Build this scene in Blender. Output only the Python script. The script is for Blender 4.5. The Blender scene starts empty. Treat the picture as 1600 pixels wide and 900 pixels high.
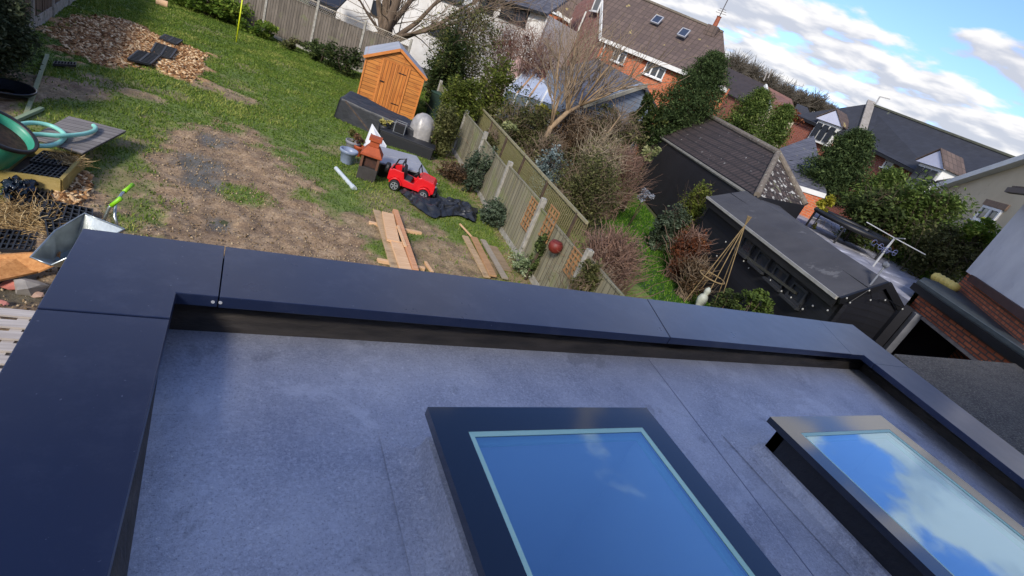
import bpy, math, random
import numpy as np
from mathutils import Matrix, Vector
random.seed(7); RNG = np.random.default_rng(7)
SC = bpy.context.scene; COL = SC.collection
R = math.radians

# ------------------------------------------------------------------ camera, sky, sun, exposure
EYE = np.array([0.0, 0.0, 3.8]); FP = 789.7
_th, _r, _psi = .4252, .4091, .5874
FW = np.array([math.sin(_psi)*math.cos(_th), math.cos(_psi)*math.cos(_th), -math.sin(_th)])
_rt = np.array([math.cos(_psi), -math.sin(_psi), 0.]); _up = np.cross(_rt, FW)
RT = math.cos(_r)*_rt+math.sin(_r)*_up; UP = -math.sin(_r)*_rt+math.cos(_r)*_up
cam = bpy.data.cameras.new('camera'); cam.sensor_width = 36; cam.lens = 36*FP/1600
cam.clip_start = .05; cam.clip_end = 3000
co = bpy.data.objects.new('camera', cam); COL.objects.link(co); SC.camera = co
m = Matrix.Identity(4)
for i in range(3):
    m[i][0] = RT[i]; m[i][1] = UP[i]; m[i][2] = -FW[i]; m[i][3] = EYE[i]
co.matrix_world = m

SUN_AZ, SUN_EL = R(222), R(34)        # compass azimuth clockwise from +Y
W = bpy.data.worlds.new('World'); SC.world = W; W.use_nodes = True
nt = W.node_tree; nt.nodes.clear()
def wn(t, **k):
    n = nt.nodes.new(t)
    for a, b in k.items(): setattr(n, a, b)
    return n
L = nt.links.new
sky = wn('ShaderNodeTexSky', sky_type='NISHITA', sun_disc=False); sky.sun_elevation = SUN_EL; sky.sun_rotation = SUN_AZ
sky.air_density = 1.0; sky.dust_density = .6; sky.ozone_density = 3.0
tc = wn('ShaderNodeTexCoord'); sep = wn('ShaderNodeSeparateXYZ'); L(tc.outputs['Generated'], sep.inputs[0])
def mth(op, a, b=None, clamp=False):
    n = wn('ShaderNodeMath', operation=op, use_clamp=clamp)
    for i, v in enumerate((a, b)):
        if v is None: continue
        if isinstance(v, (int, float)): n.inputs[i].default_value = v
        else: L(v, n.inputs[i])
    return n.outputs[0]
zz = mth('ADD', mth('MAXIMUM', sep.outputs[2], 0.0), .13)
px_ = mth('DIVIDE', sep.outputs[0], zz); py_ = mth('DIVIDE', sep.outputs[1], zz)
cmb = wn('ShaderNodeCombineXYZ'); L(px_, cmb.inputs[0]); L(py_, cmb.inputs[1])
def cloud(off, sc, det, rough=.55):
    mp = wn('ShaderNodeMapping'); mp.inputs['Location'].default_value = off
    L(cmb.outputs[0], mp.inputs[0])
    n = wn('ShaderNodeTexNoise'); n.inputs['Scale'].default_value = sc; n.inputs['Detail'].default_value = det
    n.inputs['Roughness'].default_value = rough; n.inputs['Distortion'].default_value = .15
    L(mp.outputs[0], n.inputs['Vector']); return n.outputs['Fac']
big = cloud((3.1, 1.7, 0), .55, 3); fine = cloud((0, 0, 0), 2.5, 9, .50); lit = cloud((-.06, -.10, 0.04), 2.5, 5, .5)
dens = mth('ADD', mth('MULTIPLY', big, .55), mth('MULTIPLY', fine, .75))
lowb = mth('MULTIPLY', mth('SUBTRACT', .30, sep.outputs[2], True), .26)
dens = mth('ADD', dens, lowb)
def spot(cx, cy, rad, amp):      # a gap (amp < 0) or a bank (amp > 0) in the cloud deck, added for what the rooflights reflect
    dx = mth('SUBTRACT', px_, cx); dy = mth('SUBTRACT', py_, cy); r2 = mth('ADD', mth('MULTIPLY', dx, dx), mth('MULTIPLY', dy, dy))
    return mth('MULTIPLY', mth('POWER', 2.718, mth('MULTIPLY', r2, -1/rad**2)), amp)
dens = mth('ADD', dens, mth('ADD', spot(.75, .45, .75, -.20), spot(2.1, .45, .45, .07)))
ms = wn('ShaderNodeMapRange', interpolation_type='SMOOTHSTEP'); ms.inputs[1].default_value = .600; ms.inputs[2].default_value = .675
L(dens, ms.inputs[0])
sh = wn('ShaderNodeMapRange', interpolation_type='SMOOTHSTEP'); sh.inputs[1].default_value = -.10; sh.inputs[2].default_value = .11
L(mth('SUBTRACT', fine, lit), sh.inputs[0])
cc = wn('ShaderNodeMix', data_type='RGBA'); cc.inputs[6].default_value = (2.7, 2.8, 3.1, 1); cc.inputs[7].default_value = (4.6, 4.45, 4.3, 1)
L(sh.outputs[0], cc.inputs[0])
tint = wn('ShaderNodeMix', data_type='RGBA', blend_type='MULTIPLY'); tint.inputs[0].default_value = 1
tint.inputs[7].default_value = (.74, .82, 1.08, 1); L(sky.outputs[0], tint.inputs[6])
mixc = wn('ShaderNodeMix', data_type='RGBA'); L(mth('MULTIPLY', ms.outputs[0], .95), mixc.inputs[0])
L(tint.outputs[2], mixc.inputs[6]); L(cc.outputs[2], mixc.inputs[7])
bg = wn('ShaderNodeBackground'); bg.inputs['Strength'].default_value = .12; L(mixc.outputs[2], bg.inputs['Color'])
wo = wn('ShaderNodeOutputWorld'); L(bg.outputs[0], wo.inputs[0])
sl = bpy.data.lights.new('sun', 'SUN'); sl.energy = 2.1; sl.angle = R(11); sl.color = (1, .93, .84)
so = bpy.data.objects.new('sun', sl); COL.objects.link(so)
sd = Vector((math.sin(SUN_AZ)*math.cos(SUN_EL), math.cos(SUN_AZ)*math.cos(SUN_EL), math.sin(SUN_EL)))
so.rotation_euler = sd.to_track_quat('Z', 'Y').to_euler()
SC.view_settings.view_transform = 'Standard'; SC.view_settings.look = 'None'
SC.view_settings.exposure = .95; SC.view_settings.gamma = 1; SC.view_settings.use_curve_mapping = False

# ------------------------------------------------------------------ survey helpers: where the things stand, in metres
def ray(x, y): return FW+RT*(x-800)/FP-UP*(y-450)/FP
def G(x, y, z=0.):
    d = ray(x, y); t = (z-EYE[2])/d[2]; return EYE+t*d
def S(x, y, dist):
    d = ray(x, y); return EYE+d*dist/math.hypot(d[0], d[1])
def depth(p): return float((np.array(p)-EYE)@FW)
def HT(x, y, b):
    """height of a point standing over base b seen in direction (x, y)"""
    d = ray(x, y); bx = np.array([b[0]-EYE[0], b[1]-EYE[1]]); k = (bx@d[:2])/(d[:2]@d[:2]); return EYE[2]+k*d[2]
def PLN(x, y, p, n):
    d = ray(x, y); t = ((np.array(p)-EYE)@n)/(d@n); return EYE+t*d
def unit(v): v = np.array(v, float); return v/np.linalg.norm(v)
def V3(*a): return np.array(a, float)
Z = V3(0, 0, 1)

# ------------------------------------------------------------------ objects
ORG = {}
def prop(o, label=None, cat=None, group=None, kind=None):
    if label: o['label'] = label
    if cat: o['category'] = cat
    if group: o['group'] = group
    if kind: o['kind'] = kind
    return o
def thing(name, label, cat, loc=(0, 0, 0), group=None):
    o = bpy.data.objects.new(name, None); o.empty_display_size = .2; COL.objects.link(o); o.location = Vector([float(c) for c in loc])
    ORG[o.name] = np.array(loc, float); return prop(o, label, cat, group)
class MB:
    def __init__(s): s.v = []; s.f = []; s.attr = None; s.smooth = False
    def add(s, vs, fs):
        b = len(s.v); s.v += [tuple(map(float, p)) for p in vs]; s.f += [tuple(b+i for i in f) for f in fs]; return s
    def slab(s, pts, off):
        n = len(pts); off = np.array(off, float); P = [np.array(p, float) for p in pts]
        Q = [p+off for p in P]
        nn = np.zeros(3)
        for i in range(n): nn += np.cross(P[i], P[(i+1) % n])
        f = [tuple(range(n)), tuple(range(2*n-1, n-1, -1))]+[(i, i+n, (i+1) % n+n, (i+1) % n) for i in range(n)]
        if nn@off > 0: f = [tuple(reversed(a)) for a in f]
        return s.add(P+Q, f)
    def box(s, c, sz, rz=0., ax=None):
        if ax is None: ax = (V3(math.cos(rz), math.sin(rz), 0), V3(-math.sin(rz), math.cos(rz), 0), Z)
        c = np.array(c, float); h = [np.array(a)*q/2 for a, q in zip(ax, sz)]
        vs = [c+i*h[0]+j*h[1]+k*h[2] for k in (-1, 1) for i, j in ((-1, -1), (1, -1), (1, 1), (-1, 1))]
        return s.add(vs, [(3, 2, 1, 0), (4, 5, 6, 7), (0, 1, 5, 4), (1, 2, 6, 5), (2, 3, 7, 6), (3, 0, 4, 7)])
    def bar(s, a, b, w, t, up=Z):
        a = np.array(a, float); b = np.array(b, float); u = unit(b-a); sd_ = np.cross(up, u)
        if np.linalg.norm(sd_) < 1e-3: sd_ = V3(1, 0, 0)
        sd_ = unit(sd_); tt = np.cross(u, sd_)
        return s.box((a+b)/2, (np.linalg.norm(b-a), w, t), ax=(u, sd_, tt))
    def tube(s, pts, r, n=8, cap=True):
        P = [np.array(p, float) for p in pts]; m_ = len(P); rr = r if hasattr(r, '__len__') else [r]*m_
        base = len(s.v); vs = []; fs = []; ref = None
        for i, p in enumerate(P):
            t = unit(P[min(i+1, m_-1)]-P[max(i-1, 0)])
            if ref is None: ref = V3(0, 0, 1) if abs(t[2]) < .9 else V3(1, 0, 0)
            a = unit(ref-t*(ref@t)); b = np.cross(t, a); ref = a
            vs += [p+rr[i]*(a*math.cos(2*math.pi*k/n)+b*math.sin(2*math.pi*k/n)) for k in range(n)]
        for i in range(m_-1):
            for k in range(n): fs.append((i*n+k, i*n+(k+1) % n, (i+1)*n+(k+1) % n, (i+1)*n+k))
        if cap: fs += [tuple(range(n-1, -1, -1)), tuple(range((m_-1)*n, m_*n))]
        return s.add(vs, fs)
    def lathe(s, prof, c=(0, 0, 0), n=24, ax=Z, cap=True, wob=0, sx=1):
        ax = unit(ax); a = unit(np.cross(ax, V3(1, 0, 0) if abs(ax[0]) < .9 else V3(0, 1, 0))); b = np.cross(ax, a); c = np.array(c, float)
        vs = []; fs = []; m_ = len(prof)
        for r, z in prof:
            for k in range(n):
                q = 2*math.pi*k/n; w_ = 1+wob*math.sin(q*7+z*3)*(.5+.5*math.sin(q*3+1))
                vs.append(c+ax*z+r*w_*(a*math.cos(q)*sx+b*math.sin(q)))
        for i in range(m_-1):
            for k in range(n): fs.append((i*n+k, i*n+(k+1) % n, (i+1)*n+(k+1) % n, (i+1)*n+k))
        if cap: fs += [tuple(range(n-1, -1, -1)), tuple(range((m_-1)*n, m_*n))]
        return s.add(vs, fs)
    def build(s, name, mat, parent=None, bevel=0, smooth=None, label=None, kind=None):
        me = bpy.data.meshes.new(name); o0 = ORG[parent.name] if parent is not None else np.zeros(3)
        V = np.array(s.v, float).reshape(-1, 3)-o0
        me.from_pydata(V.tolist(), [], s.f); me.update()
        if len(s.f) < 60000:
            uv = me.uv_layers.new(name='UVMap'); data = np.zeros((len(me.loops), 2), np.float32)
            for p in me.polygons:
                n = np.array(p.normal)
                u = np.cross(Z, n); l_ = np.linalg.norm(u); u = V3(1, 0, 0) if l_ < 1e-3 else u/l_; v = np.cross(n, u)
                for li in range(p.loop_start, p.loop_start+p.loop_total):
                    q = V[me.loops[li].vertex_index]+o0; data[li] = (q@u, q@v)
            uv.data.foreach_set('uv', data.ravel())
        if (smooth if smooth is not None else s.smooth): me.polygons.foreach_set('use_smooth', [True]*len(me.polygons))
        if s.attr is not None:
            at = me.color_attributes.new('var', 'FLOAT_COLOR', 'POINT'); c = np.ones((len(me.vertices), 4), np.float32); c[:, :3] = np.array(s.attr)[:, None] if np.ndim(s.attr) == 1 else s.attr
            at.data.foreach_set('color', c.ravel())
        me.materials.append(mat)
        o = bpy.data.objects.new(name, me); COL.objects.link(o)
        if parent is not None: o.parent = parent; ORG[o.name] = o0
        else: ORG[o.name] = o0
        if bevel:
            bm_ = o.modifiers.new('bevel', 'BEVEL'); bm_.width = bevel; bm_.segments = 2; bm_.limit_method = 'ANGLE'
        if label: o['label'] = label
        if kind: o['kind'] = kind
        return o
def copy_tree(o, parent=None):
    c = o.copy(); COL.objects.link(c); c.parent = parent
    for ch in list(o.children): copy_tree(ch, c)
    return c

# ------------------------------------------------------------------ materials
def rgb(h):
    if isinstance(h, str):
        c = [int(h[i:i+2], 16)/255 for i in (0, 2, 4)]; return tuple([x/12.92 if x < .04045 else ((x+.055)/1.055)**2.4 for x in c]+[1])
    return tuple(list(h)+[1])
class MT:
    def __init__(s, name):
        s.m = bpy.data.materials.new(name); s.m.use_nodes = True; s.t = s.m.node_tree; s.b = s.t.nodes['Principled BSDF']; s.out = s.t.nodes['Material Output']
    def n(s, t, **k):
        x = s.t.nodes.new(t)
        for a, b in k.items(): setattr(x, a, b)
        return x
    def l(s, a, b): s.t.links.new(a, b)
    def co(s, kind='Object', scale=(1, 1, 1), rot=(0, 0, 0), loc=(0, 0, 0)):
        c = s.n('ShaderNodeTexCoord'); mp = s.n('ShaderNodeMapping'); mp.inputs['Scale'].default_value = scale; mp.inputs['Rotation'].default_value = rot; mp.inputs['Location'].default_value = loc
        s.l(c.outputs[kind], mp.inputs[0]); return mp.outputs[0]
    def noise(s, v, sc, det=4, rough=.55, dist=0):
        x = s.n('ShaderNodeTexNoise'); x.inputs['Scale'].default_value = sc; x.inputs['Detail'].default_value = det; x.inputs['Roughness'].default_value = rough; x.inputs['Distortion'].default_value = dist
        s.l(v, x.inputs['Vector']); return x.outputs['Fac']
    def ramp(s, f, stops):
        x = s.n('ShaderNodeValToRGB'); e = x.color_ramp.elements
        while len(e) < len(stops): e.new(.5)
        for q, (p, c) in zip(e, stops): q.position = p; q.color = rgb(c) if not isinstance(c, (int, float)) else (c, c, c, 1)
        s.l(f, x.inputs[0]); return x.outputs[0]
    def mix(s, f, a, b, mode='MIX'):
        x = s.n('ShaderNodeMix', data_type='RGBA', blend_type=mode)
        for i, v in ((0, f), (6, a), (7, b)):
            if isinstance(v, (int, float)): x.inputs[i].default_value = v if i == 0 else (v, v, v, 1)
            elif isinstance(v, (tuple, str)): x.inputs[i].default_value = rgb(v) if isinstance(v, str) or len(v) == 3 else v
            else: s.l(v, x.inputs[i])
        return x.outputs[2]
    def bump(s, h, st=.5, d=.01, prev=None):
        x = s.n('ShaderNodeBump'); x.inputs['Strength'].default_value = st; x.inputs['Distance'].default_value = d
        s.l(h, x.inputs['Height'])
        if prev is not None: s.l(prev, x.inputs['Normal'])
        s.l(x.outputs[0], s.b.inputs['Normal']); return x.outputs[0]
    def col(s, c):
        if isinstance(c, (tuple, str)): s.b.inputs['Base Color'].default_value = rgb(c)
        else: s.l(c, s.b.inputs['Base Color'])
    def set(s, rough=None, metal=None, spec=None):
        if rough is not None:
            if isinstance(rough, (int, float)): s.b.inputs['Roughness'].default_value = rough
            else: s.l(rough, s.b.inputs['Roughness'])
        if metal is not None: s.b.inputs['Metallic'].default_value = metal
        if spec is not None: s.b.inputs['Specular IOR Level'].default_value = spec
        return s
def M(name, c1, c2=None, sc=3., rough=.7, metal=0., bump=0., bsc=None, bd=.01, spots=None, det=5, kind='Object', stretch=(1, 1, 1), spec=None):
    t = MT(name); v = t.co(kind, stretch)
    if c2 is None: c2 = tuple(.72*x for x in rgb(c1)[:3])
    f = t.noise(v, sc, det); c = t.ramp(f, [(.3, c1), (.7, c2)])
    if spots:   # (colour, scale, threshold)
        g = t.noise(v, spots[1], 6, .65); c = t.mix(t.ramp(g, [(spots[2], 0.), (spots[2]+.05, 1.)]), c, spots[0])
    t.col(c); t.set(rough, metal, spec)
    if bump: t.bump(t.noise(v, bsc or sc*6, 5), bump, bd)
    return t.m
def brick(name, a, b, mortar, row=.075, wid=.225, msz=.012, bump=.4, dirt='3a302a', rough=.85, dirtamt=.45, moss=None):
    t = MT(name); v = t.co('UV')
    x = t.n('ShaderNodeTexBrick'); x.inputs['Scale'].default_value = 1; x.inputs['Brick Width'].default_value = wid; x.inputs['Row Height'].default_value = row; x.inputs['Mortar Size'].default_value = msz
    x.inputs['Color1'].default_value = rgb(a); x.inputs['Color2'].default_value = rgb(b); x.inputs['Mortar'].default_value = rgb(mortar); x.inputs['Mortar Smooth'].default_value = .3
    t.l(v, x.inputs['Vector'])
    c = t.mix(t.ramp(t.noise(v, 1.3, 6, .7), [(.42, 0.), (.75, dirtamt)]), x.outputs['Color'], dirt)
    c = t.mix(t.ramp(t.noise(v, 14, 3), [(.3, 0.), (.8, .35)]), c, dirt, 'MIX')
    if moss: c = t.mix(t.ramp(t.noise(v, moss[1], 6, .7), [(moss[2], 0.), (moss[2]+.04, 1.)]), c, moss[0])
    t.col(c); t.set(rough); t.bump(t.mix(1., x.outputs['Fac'], 1., 'SUBTRACT') if False else x.outputs['Fac'], -bump if bump else 0, .01)
    return t.m
def tiles(name, a, b, row=.28, wid=.22, moss=None, rough=.8, gap='151010', bump=.9, msz=.016, off=.0):
    t = MT(name); v = t.co('UV')
    x = t.n('ShaderNodeTexBrick'); x.offset = off; x.inputs['Scale'].default_value = 1; x.inputs['Brick Width'].default_value = wid; x.inputs['Row Height'].default_value = row; x.inputs['Mortar Size'].default_value = msz
    x.inputs['Color1'].default_value = rgb(a); x.inputs['Color2'].default_value = rgb(b); x.inputs['Mortar'].default_value = rgb(gap); x.inputs['Mortar Smooth'].default_value = .6
    t.l(v, x.inputs['Vector'])
    c = t.mix(t.ramp(t.noise(v, .8, 6, .7), [(.35, 0.), (.75, .6)]), x.outputs['Color'], b)
    c = t.mix(t.ramp(t.noise(v, 9, 4), [(.35, 0.), (.75, .35)]), c, a)
    if moss:
        for mo in moss: c = t.mix(t.ramp(t.noise(v, mo[1], 5, .6), [(mo[2], 0.), (mo[2]+.03, 1.)]), c, mo[0])
    t.col(c); t.set(rough)
    wv = t.n('ShaderNodeSeparateXYZ'); t.l(v, wv.inputs[0])
    mod = t.n('ShaderNodeMath', operation='PINGPONG'); mod.inputs[1].default_value = row; t.l(wv.outputs[1], mod.inputs[0])
    b1 = t.bump(x.outputs['Fac'], -bump, .02)
    t.bump(t.noise(v, 30, 3), .3, .004, b1)
    return t.m
def wood(name, a, b, sc=1., rough=.75, planks=0, axis='UV', gap='1a140e', stain=None, bump=.3, vert=False):
    t = MT(name); v = t.co(axis, (1, 1, 1), (0, 0, math.pi/2 if vert else 0))
    mp = t.n('ShaderNodeMapping'); mp.inputs['Scale'].default_value = (1.2*sc, 22*sc, 22*sc); t.l(v, mp.inputs[0])
    f = t.noise(mp.outputs[0], 1.6, 6, .6, .4); c = t.ramp(f, [(.32, a), (.68, b)])
    big_ = t.noise(v, 1.7, 4); c = t.mix(t.ramp(big_, [(.35, 0.), (.7, .5)]), c, b)
    h = f
    if planks:
        x = t.n('ShaderNodeTexBrick'); x.inputs['Scale'].default_value = 1; x.inputs['Brick Width'].default_value = 60; x.inputs['Row Height'].default_value = planks; x.inputs['Mortar Size'].default_value = .006 if planks < .2 else .009
        x.inputs['Color1'].default_value = (1, 1, 1, 1); x.inputs['Color2'].default_value = (.72, .72, .72, 1); x.inputs['Mortar'].default_value = (0, 0, 0, 1); t.l(v, x.inputs['Vector'])
        c = t.mix(1., c, x.outputs['Color'], 'MULTIPLY'); c = t.mix(x.outputs['Fac'], c, gap); h = x.outputs['Fac']
    if stain: c = t.mix(t.ramp(t.noise(v, stain[1], 5, .65), [(stain[2], 0.), (stain[2]+.12, .85)]), c, stain[0])
    t.col(c); t.set(rough); t.bump(h, -bump if planks else bump, .006)
    return t.m
def leafm(name, a, b, c=None, rough=.75, trans=.38, spec=.15):
    t = MT(name); at = t.n('ShaderNodeVertexColor', layer_name='var'); sp = t.n('ShaderNodeSeparateColor'); t.l(at.outputs[0], sp.inputs[0])
    st = [(0., a), (.6, b)]+([(.95, c)] if c else [])
    cc_ = t.ramp(sp.outputs[0], st); t.col(cc_); t.set(rough, spec=spec)
    tr = t.n('ShaderNodeBsdfTranslucent'); t.l(cc_, tr.inputs[0]); mx = t.n('ShaderNodeMixShader'); mx.inputs[0].default_value = trans
    t.l(t.b.outputs[0], mx.inputs[1]); t.l(tr.outputs[0], mx.inputs[2]); t.l(mx.outputs[0], t.out.inputs[0])
    return t.m

# ------------------------------------------------------------------ numpy noise and foliage
def vnoise(x, y, seed=0):
    r = np.random.default_rng(seed).random((256, 256)); xi = np.floor(x).astype(int); yi = np.floor(y).astype(int); fx = x-xi; fy = y-yi
    fx = fx*fx*(3-2*fx); fy = fy*fy*(3-2*fy); a = r[xi % 256, yi % 256]; b = r[(xi+1) % 256, yi % 256]; c = r[xi % 256, (yi+1) % 256]; d = r[(xi+1) % 256, (yi+1) % 256]
    return (a*(1-fx)+b*fx)*(1-fy)+(c*(1-fx)+d*fx)*fy
def fbm(x, y, o=4, seed=0):
    s_ = 0; a = .5; t = 0
    for i in range(o): s_ = s_+a*vnoise(x*2**i, y*2**i, seed+i); t += a; a *= .55
    return s_/t
def rdir(n):
    v = RNG.normal(size=(n, 3)); return v/np.linalg.norm(v, axis=1)[:, None]
def fast_mesh(name, V, F, mat, parent=None, var=None, label=None, kind=None, cat=None, smooth=False):
    """V (n,3), F (m,k) same-size faces"""
    o0 = ORG[parent.name] if parent is not None else np.zeros(3)
    me = bpy.data.meshes.new(name); k = F.shape[1]
    me.vertices.add(len(V)); me.vertices.foreach_set('co', (V-o0).astype(np.float32).ravel())
    me.loops.add(F.size); me.loops.foreach_set('vertex_index', F.astype(np.int32).ravel())
    me.polygons.add(len(F)); me.polygons.foreach_set('loop_start', np.arange(0, F.size, k, dtype=np.int32)); me.polygons.foreach_set('loop_total', np.full(len(F), k, np.int32))
    if smooth: me.polygons.foreach_set('use_smooth', [True]*len(F))
    me.update(calc_edges=True)
    if var is not None:
        at = me.color_attributes.new('var', 'FLOAT_COLOR', 'POINT'); c = np.ones((len(V), 4), np.float32); c[:, :3] = var[:, None] if var.ndim == 1 else var
        at.data.foreach_set('color', c.ravel())
    me.materials.append(mat); o = bpy.data.objects.new(name, me); COL.objects.link(o)
    if parent is not None: o.parent = parent
    ORG[o.name] = o0
    return prop(o, label, cat, None, kind)
def leaves(P, size, asp=.5, up=.5, varbase=None, droop=None):
    n = len(P); nr = rdir(n); nr[:, 2] = np.abs(nr[:, 2])+up; nr /= np.linalg.norm(nr, axis=1)[:, None]
    a = np.cross(nr, rdir(n)); a /= np.linalg.norm(a, axis=1)[:, None]+1e-9; b = np.cross(nr, a)
    if droop is not None: a = a*(1-abs(droop))+droop*V3(0, 0, 1); a /= np.linalg.norm(a, axis=1)[:, None]
    s_ = size*(.4+1.35*RNG.random(n)**1.5)[:, None]
    V = np.empty((n, 4, 3)); V[:, 0] = P-a*s_; V[:, 1] = P+b*s_*asp+nr*s_*.15; V[:, 2] = P+a*s_; V[:, 3] = P-b*s_*asp
    var = np.clip((varbase if varbase is not None else .5)+RNG.normal(size=n)*.2, 0, 1)
    return V.reshape(-1, 3), np.arange(4*n).reshape(n, 4), np.repeat(var, 4)
def crown_pts(c, rad, n, k=None, shell=.55, lump=.33, cone=0):
    c = np.array(c, float); rad = np.array(rad, float); k = k or max(8, n//90)
    d = rdir(k); q = (shell+(1-shell)*RNG.random(k))[:, None]; C = d*q
    C[:, 2] = np.where(C[:, 2] < -.75, -.75, C[:, 2])
    if cone: C[:, :2] *= (1-cone*(C[:, 2:3]+1)/2)
    lr = lump*(.5+.9*RNG.random(k)); idx = RNG.integers(0, k, n)
    off = rdir(n)*(RNG.random(n)**.45)[:, None]*lr[idx][:, None]
    ph = RNG.random(6)*6.28; A_z = np.arctan2(C[:, 1], C[:, 0]); C = C*(1+.20*np.sin(2*A_z+ph[0])*np.cos(2.2*C[:, 2]+ph[1])+.16*np.sin(3*A_z+ph[2]+2*C[:, 2])+.10*RNG.normal(size=k))[:, None]
    P = c+(C[idx]+off*(.7+.8*RNG.random(k))[idx][:, None])*rad
    lv = np.clip(.42+RNG.normal(size=k)*.16, .05, .95)[idx]
    return P, lv
def tubes(lines, radii, nv=4):
    """lines (N,M,3), radii (N,M) -> mesh of thin tapered tubes"""
    N, Mm, _ = lines.shape; t = np.gradient(lines, axis=1); t /= np.linalg.norm(t, axis=2)[..., None]+1e-9
    ref = np.broadcast_to(rdir(N)[:, None, :], t.shape); a = np.cross(t, ref); a /= np.linalg.norm(a, axis=2)[..., None]+1e-9; b = np.cross(t, a)
    ang = np.arange(nv)*2*math.pi/nv
    V = lines[:, :, None, :]+radii[:, :, None, None]*(a[:, :, None, :]*np.cos(ang)[None, None, :, None]+b[:, :, None, :]*np.sin(ang)[None, None, :, None])
    idx = np.arange(N*Mm*nv).reshape(N, Mm, nv); F = np.stack([idx[:, :-1, :], np.roll(idx, -1, 2)[:, :-1, :], np.roll(idx, -1, 2)[:, 1:, :], idx[:, 1:, :]], -1).reshape(-1, 4)
    return V.reshape(-1, 3), F
def strands(starts, dirs, length, r0, M_=6, wob=.25, grav=0., r1=.3):
    N = len(starts); step = (length/(M_-1)); P = np.empty((N, M_, 3)); P[:, 0] = starts; d = dirs.copy()
    for i in range(1, M_):
        d = d+rdir(N)*wob; d[:, 2] -= grav; d /= np.linalg.norm(d, axis=1)[:, None]; P[:, i] = P[:, i-1]+d*(step[:, None] if hasattr(step, '__len__') else step)
    rad = np.outer(np.broadcast_to(r0, N), np.linspace(1, r1, M_)); return P, rad
def shrub(name, label, px, dist, rx, ry, mat, n=1500, size=.05, cat='shrub', stem=None, twig=0, twigm=None, ground=0., asp=.5, group=None, fill=True, shell=.45, lump=.36, cone=0, dz=0, yr=None, droop=None, parts=('foliage', 'stem'), twl=.9, full=False):
    """a shrub or tree: crown centre seen at px, at `dist` metres, half-sizes rx, ry in photo pixels"""
    c = S(px[0], px[1], dist) if dist else px; k = depth(c)/FP; rad = V3(rx*k, (yr or rx)*k, ry*k)
    if c[2]-rad[2] < ground: 
        top = c[2]+rad[2]; rad[2] = max((top-ground)/2, .12); c = V3(c[0], c[1], top-rad[2])
    t = thing(name, label, cat, (c[0], c[1], ground), group)
    P, lv = crown_pts(c, rad, n, shell=shell, lump=lump, cone=cone); P[:, 2] = np.maximum(P[:, 2], ground+.02)
    if fill and c[2]-rad[2] > ground+.25:      # foliage carries on down to the ground
        n2 = int(n*.8); hb = (c[2]-ground)/2; P2, lv2 = crown_pts(V3(c[0], c[1], ground+hb), V3(rad[0]*.9, rad[1]*.9, hb), n2, shell=shell, lump=lump); P2[:, 2] = np.maximum(P2[:, 2], ground+.02); P = np.concatenate([P, P2]); lv = np.concatenate([lv, lv2])
    fast_mesh(parts[0], *leaves(P, size, asp, varbase=lv, droop=droop)[:2], mat, t, var=LV(P, lv))
    mb = MB(); base = V3(c[0], c[1], ground-.05); r_ = max(.02, rad[0]*.05)
    for q in range(4 if twig else 3):
        e = c+rdir(1)[0]*rad*.55; e[2] = max(e[2], c[2]); mb.tube([base+rdir(1)[0]*r_, (base+e)/2+rdir(1)[0]*rad*.12, e], [r_, r_*.7, r_*.3], 6)
    mb.build(parts[1], stem or BARK, t, smooth=True)
    if twig:
        st = np.tile(base, (twig, 1))+RNG.normal(size=(twig, 3))*rad*V3(.3, .3, 0); tg = c+rdir(twig)*rad*(.70+.62*RNG.random(twig)**1.5)[:, None]*twl
        tg[:, 2] = np.maximum(tg[:, 2], ground+.1)
        d = tg-st; ln = np.linalg.norm(d, axis=1); d = d/ln[:, None]
        hk = RNG.random(twig) < .72; inn_ = c+rdir(twig)*rad*(.25+.6*RNG.random(twig))[:, None]; dd_ = rdir(twig)*.8+d*.7+V3(0, 0, .25); dd_ /= np.linalg.norm(dd_, axis=1)[:, None]
        st = np.where(hk[:, None], inn_, st); d = np.where(hk[:, None], dd_, d); ln = np.where(hk, (.35+.6*RNG.random(twig))*rad.mean(), ln); st[:, 2] = np.maximum(st[:, 2], ground)
        LL, RR = strands(st, d, ln*1.05, .011*max(1, rad[0]*.6)*(.5+.8*RNG.random(twig)), 7, .34, .02); LL[:, :, 2] = np.maximum(LL[:, :, 2], ground)
        fast_mesh('branch', *tubes(LL, RR, 3), twigm or BARK, t)
    return t
def LV(P, lv):
    var = np.clip(lv+RNG.normal(size=len(P))*.16, 0, 1); return np.repeat(var, 4)

BARK = M('bark', '5a4a3a', '3a2f26', 8, .9, bump=.6, bsc=20)
TWIG = M('pale_twig', '8a7862', '5f5040', 12, .85)
PTWIG = M('pink_twig', '927464', '685044', 12, .85)
CONC = M('concrete', 'aaa69c', '7d796f', 9, .9, bump=.4, bsc=60, bd=.004, spots=('5c5e4c', 6, .6))
WHITE = M('white_upvc', 'e4e4e2', 'd2d3d3', 2, .4)
GLASSD = MT('window_glass'); GLASSD.col((.03, .035, .045)); GLASSD.set(.08, 0, .8); GLASSD = GLASSD.m
BLACK = M('black_paint', '17181b', '0e0f12', 3, .5)

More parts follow.
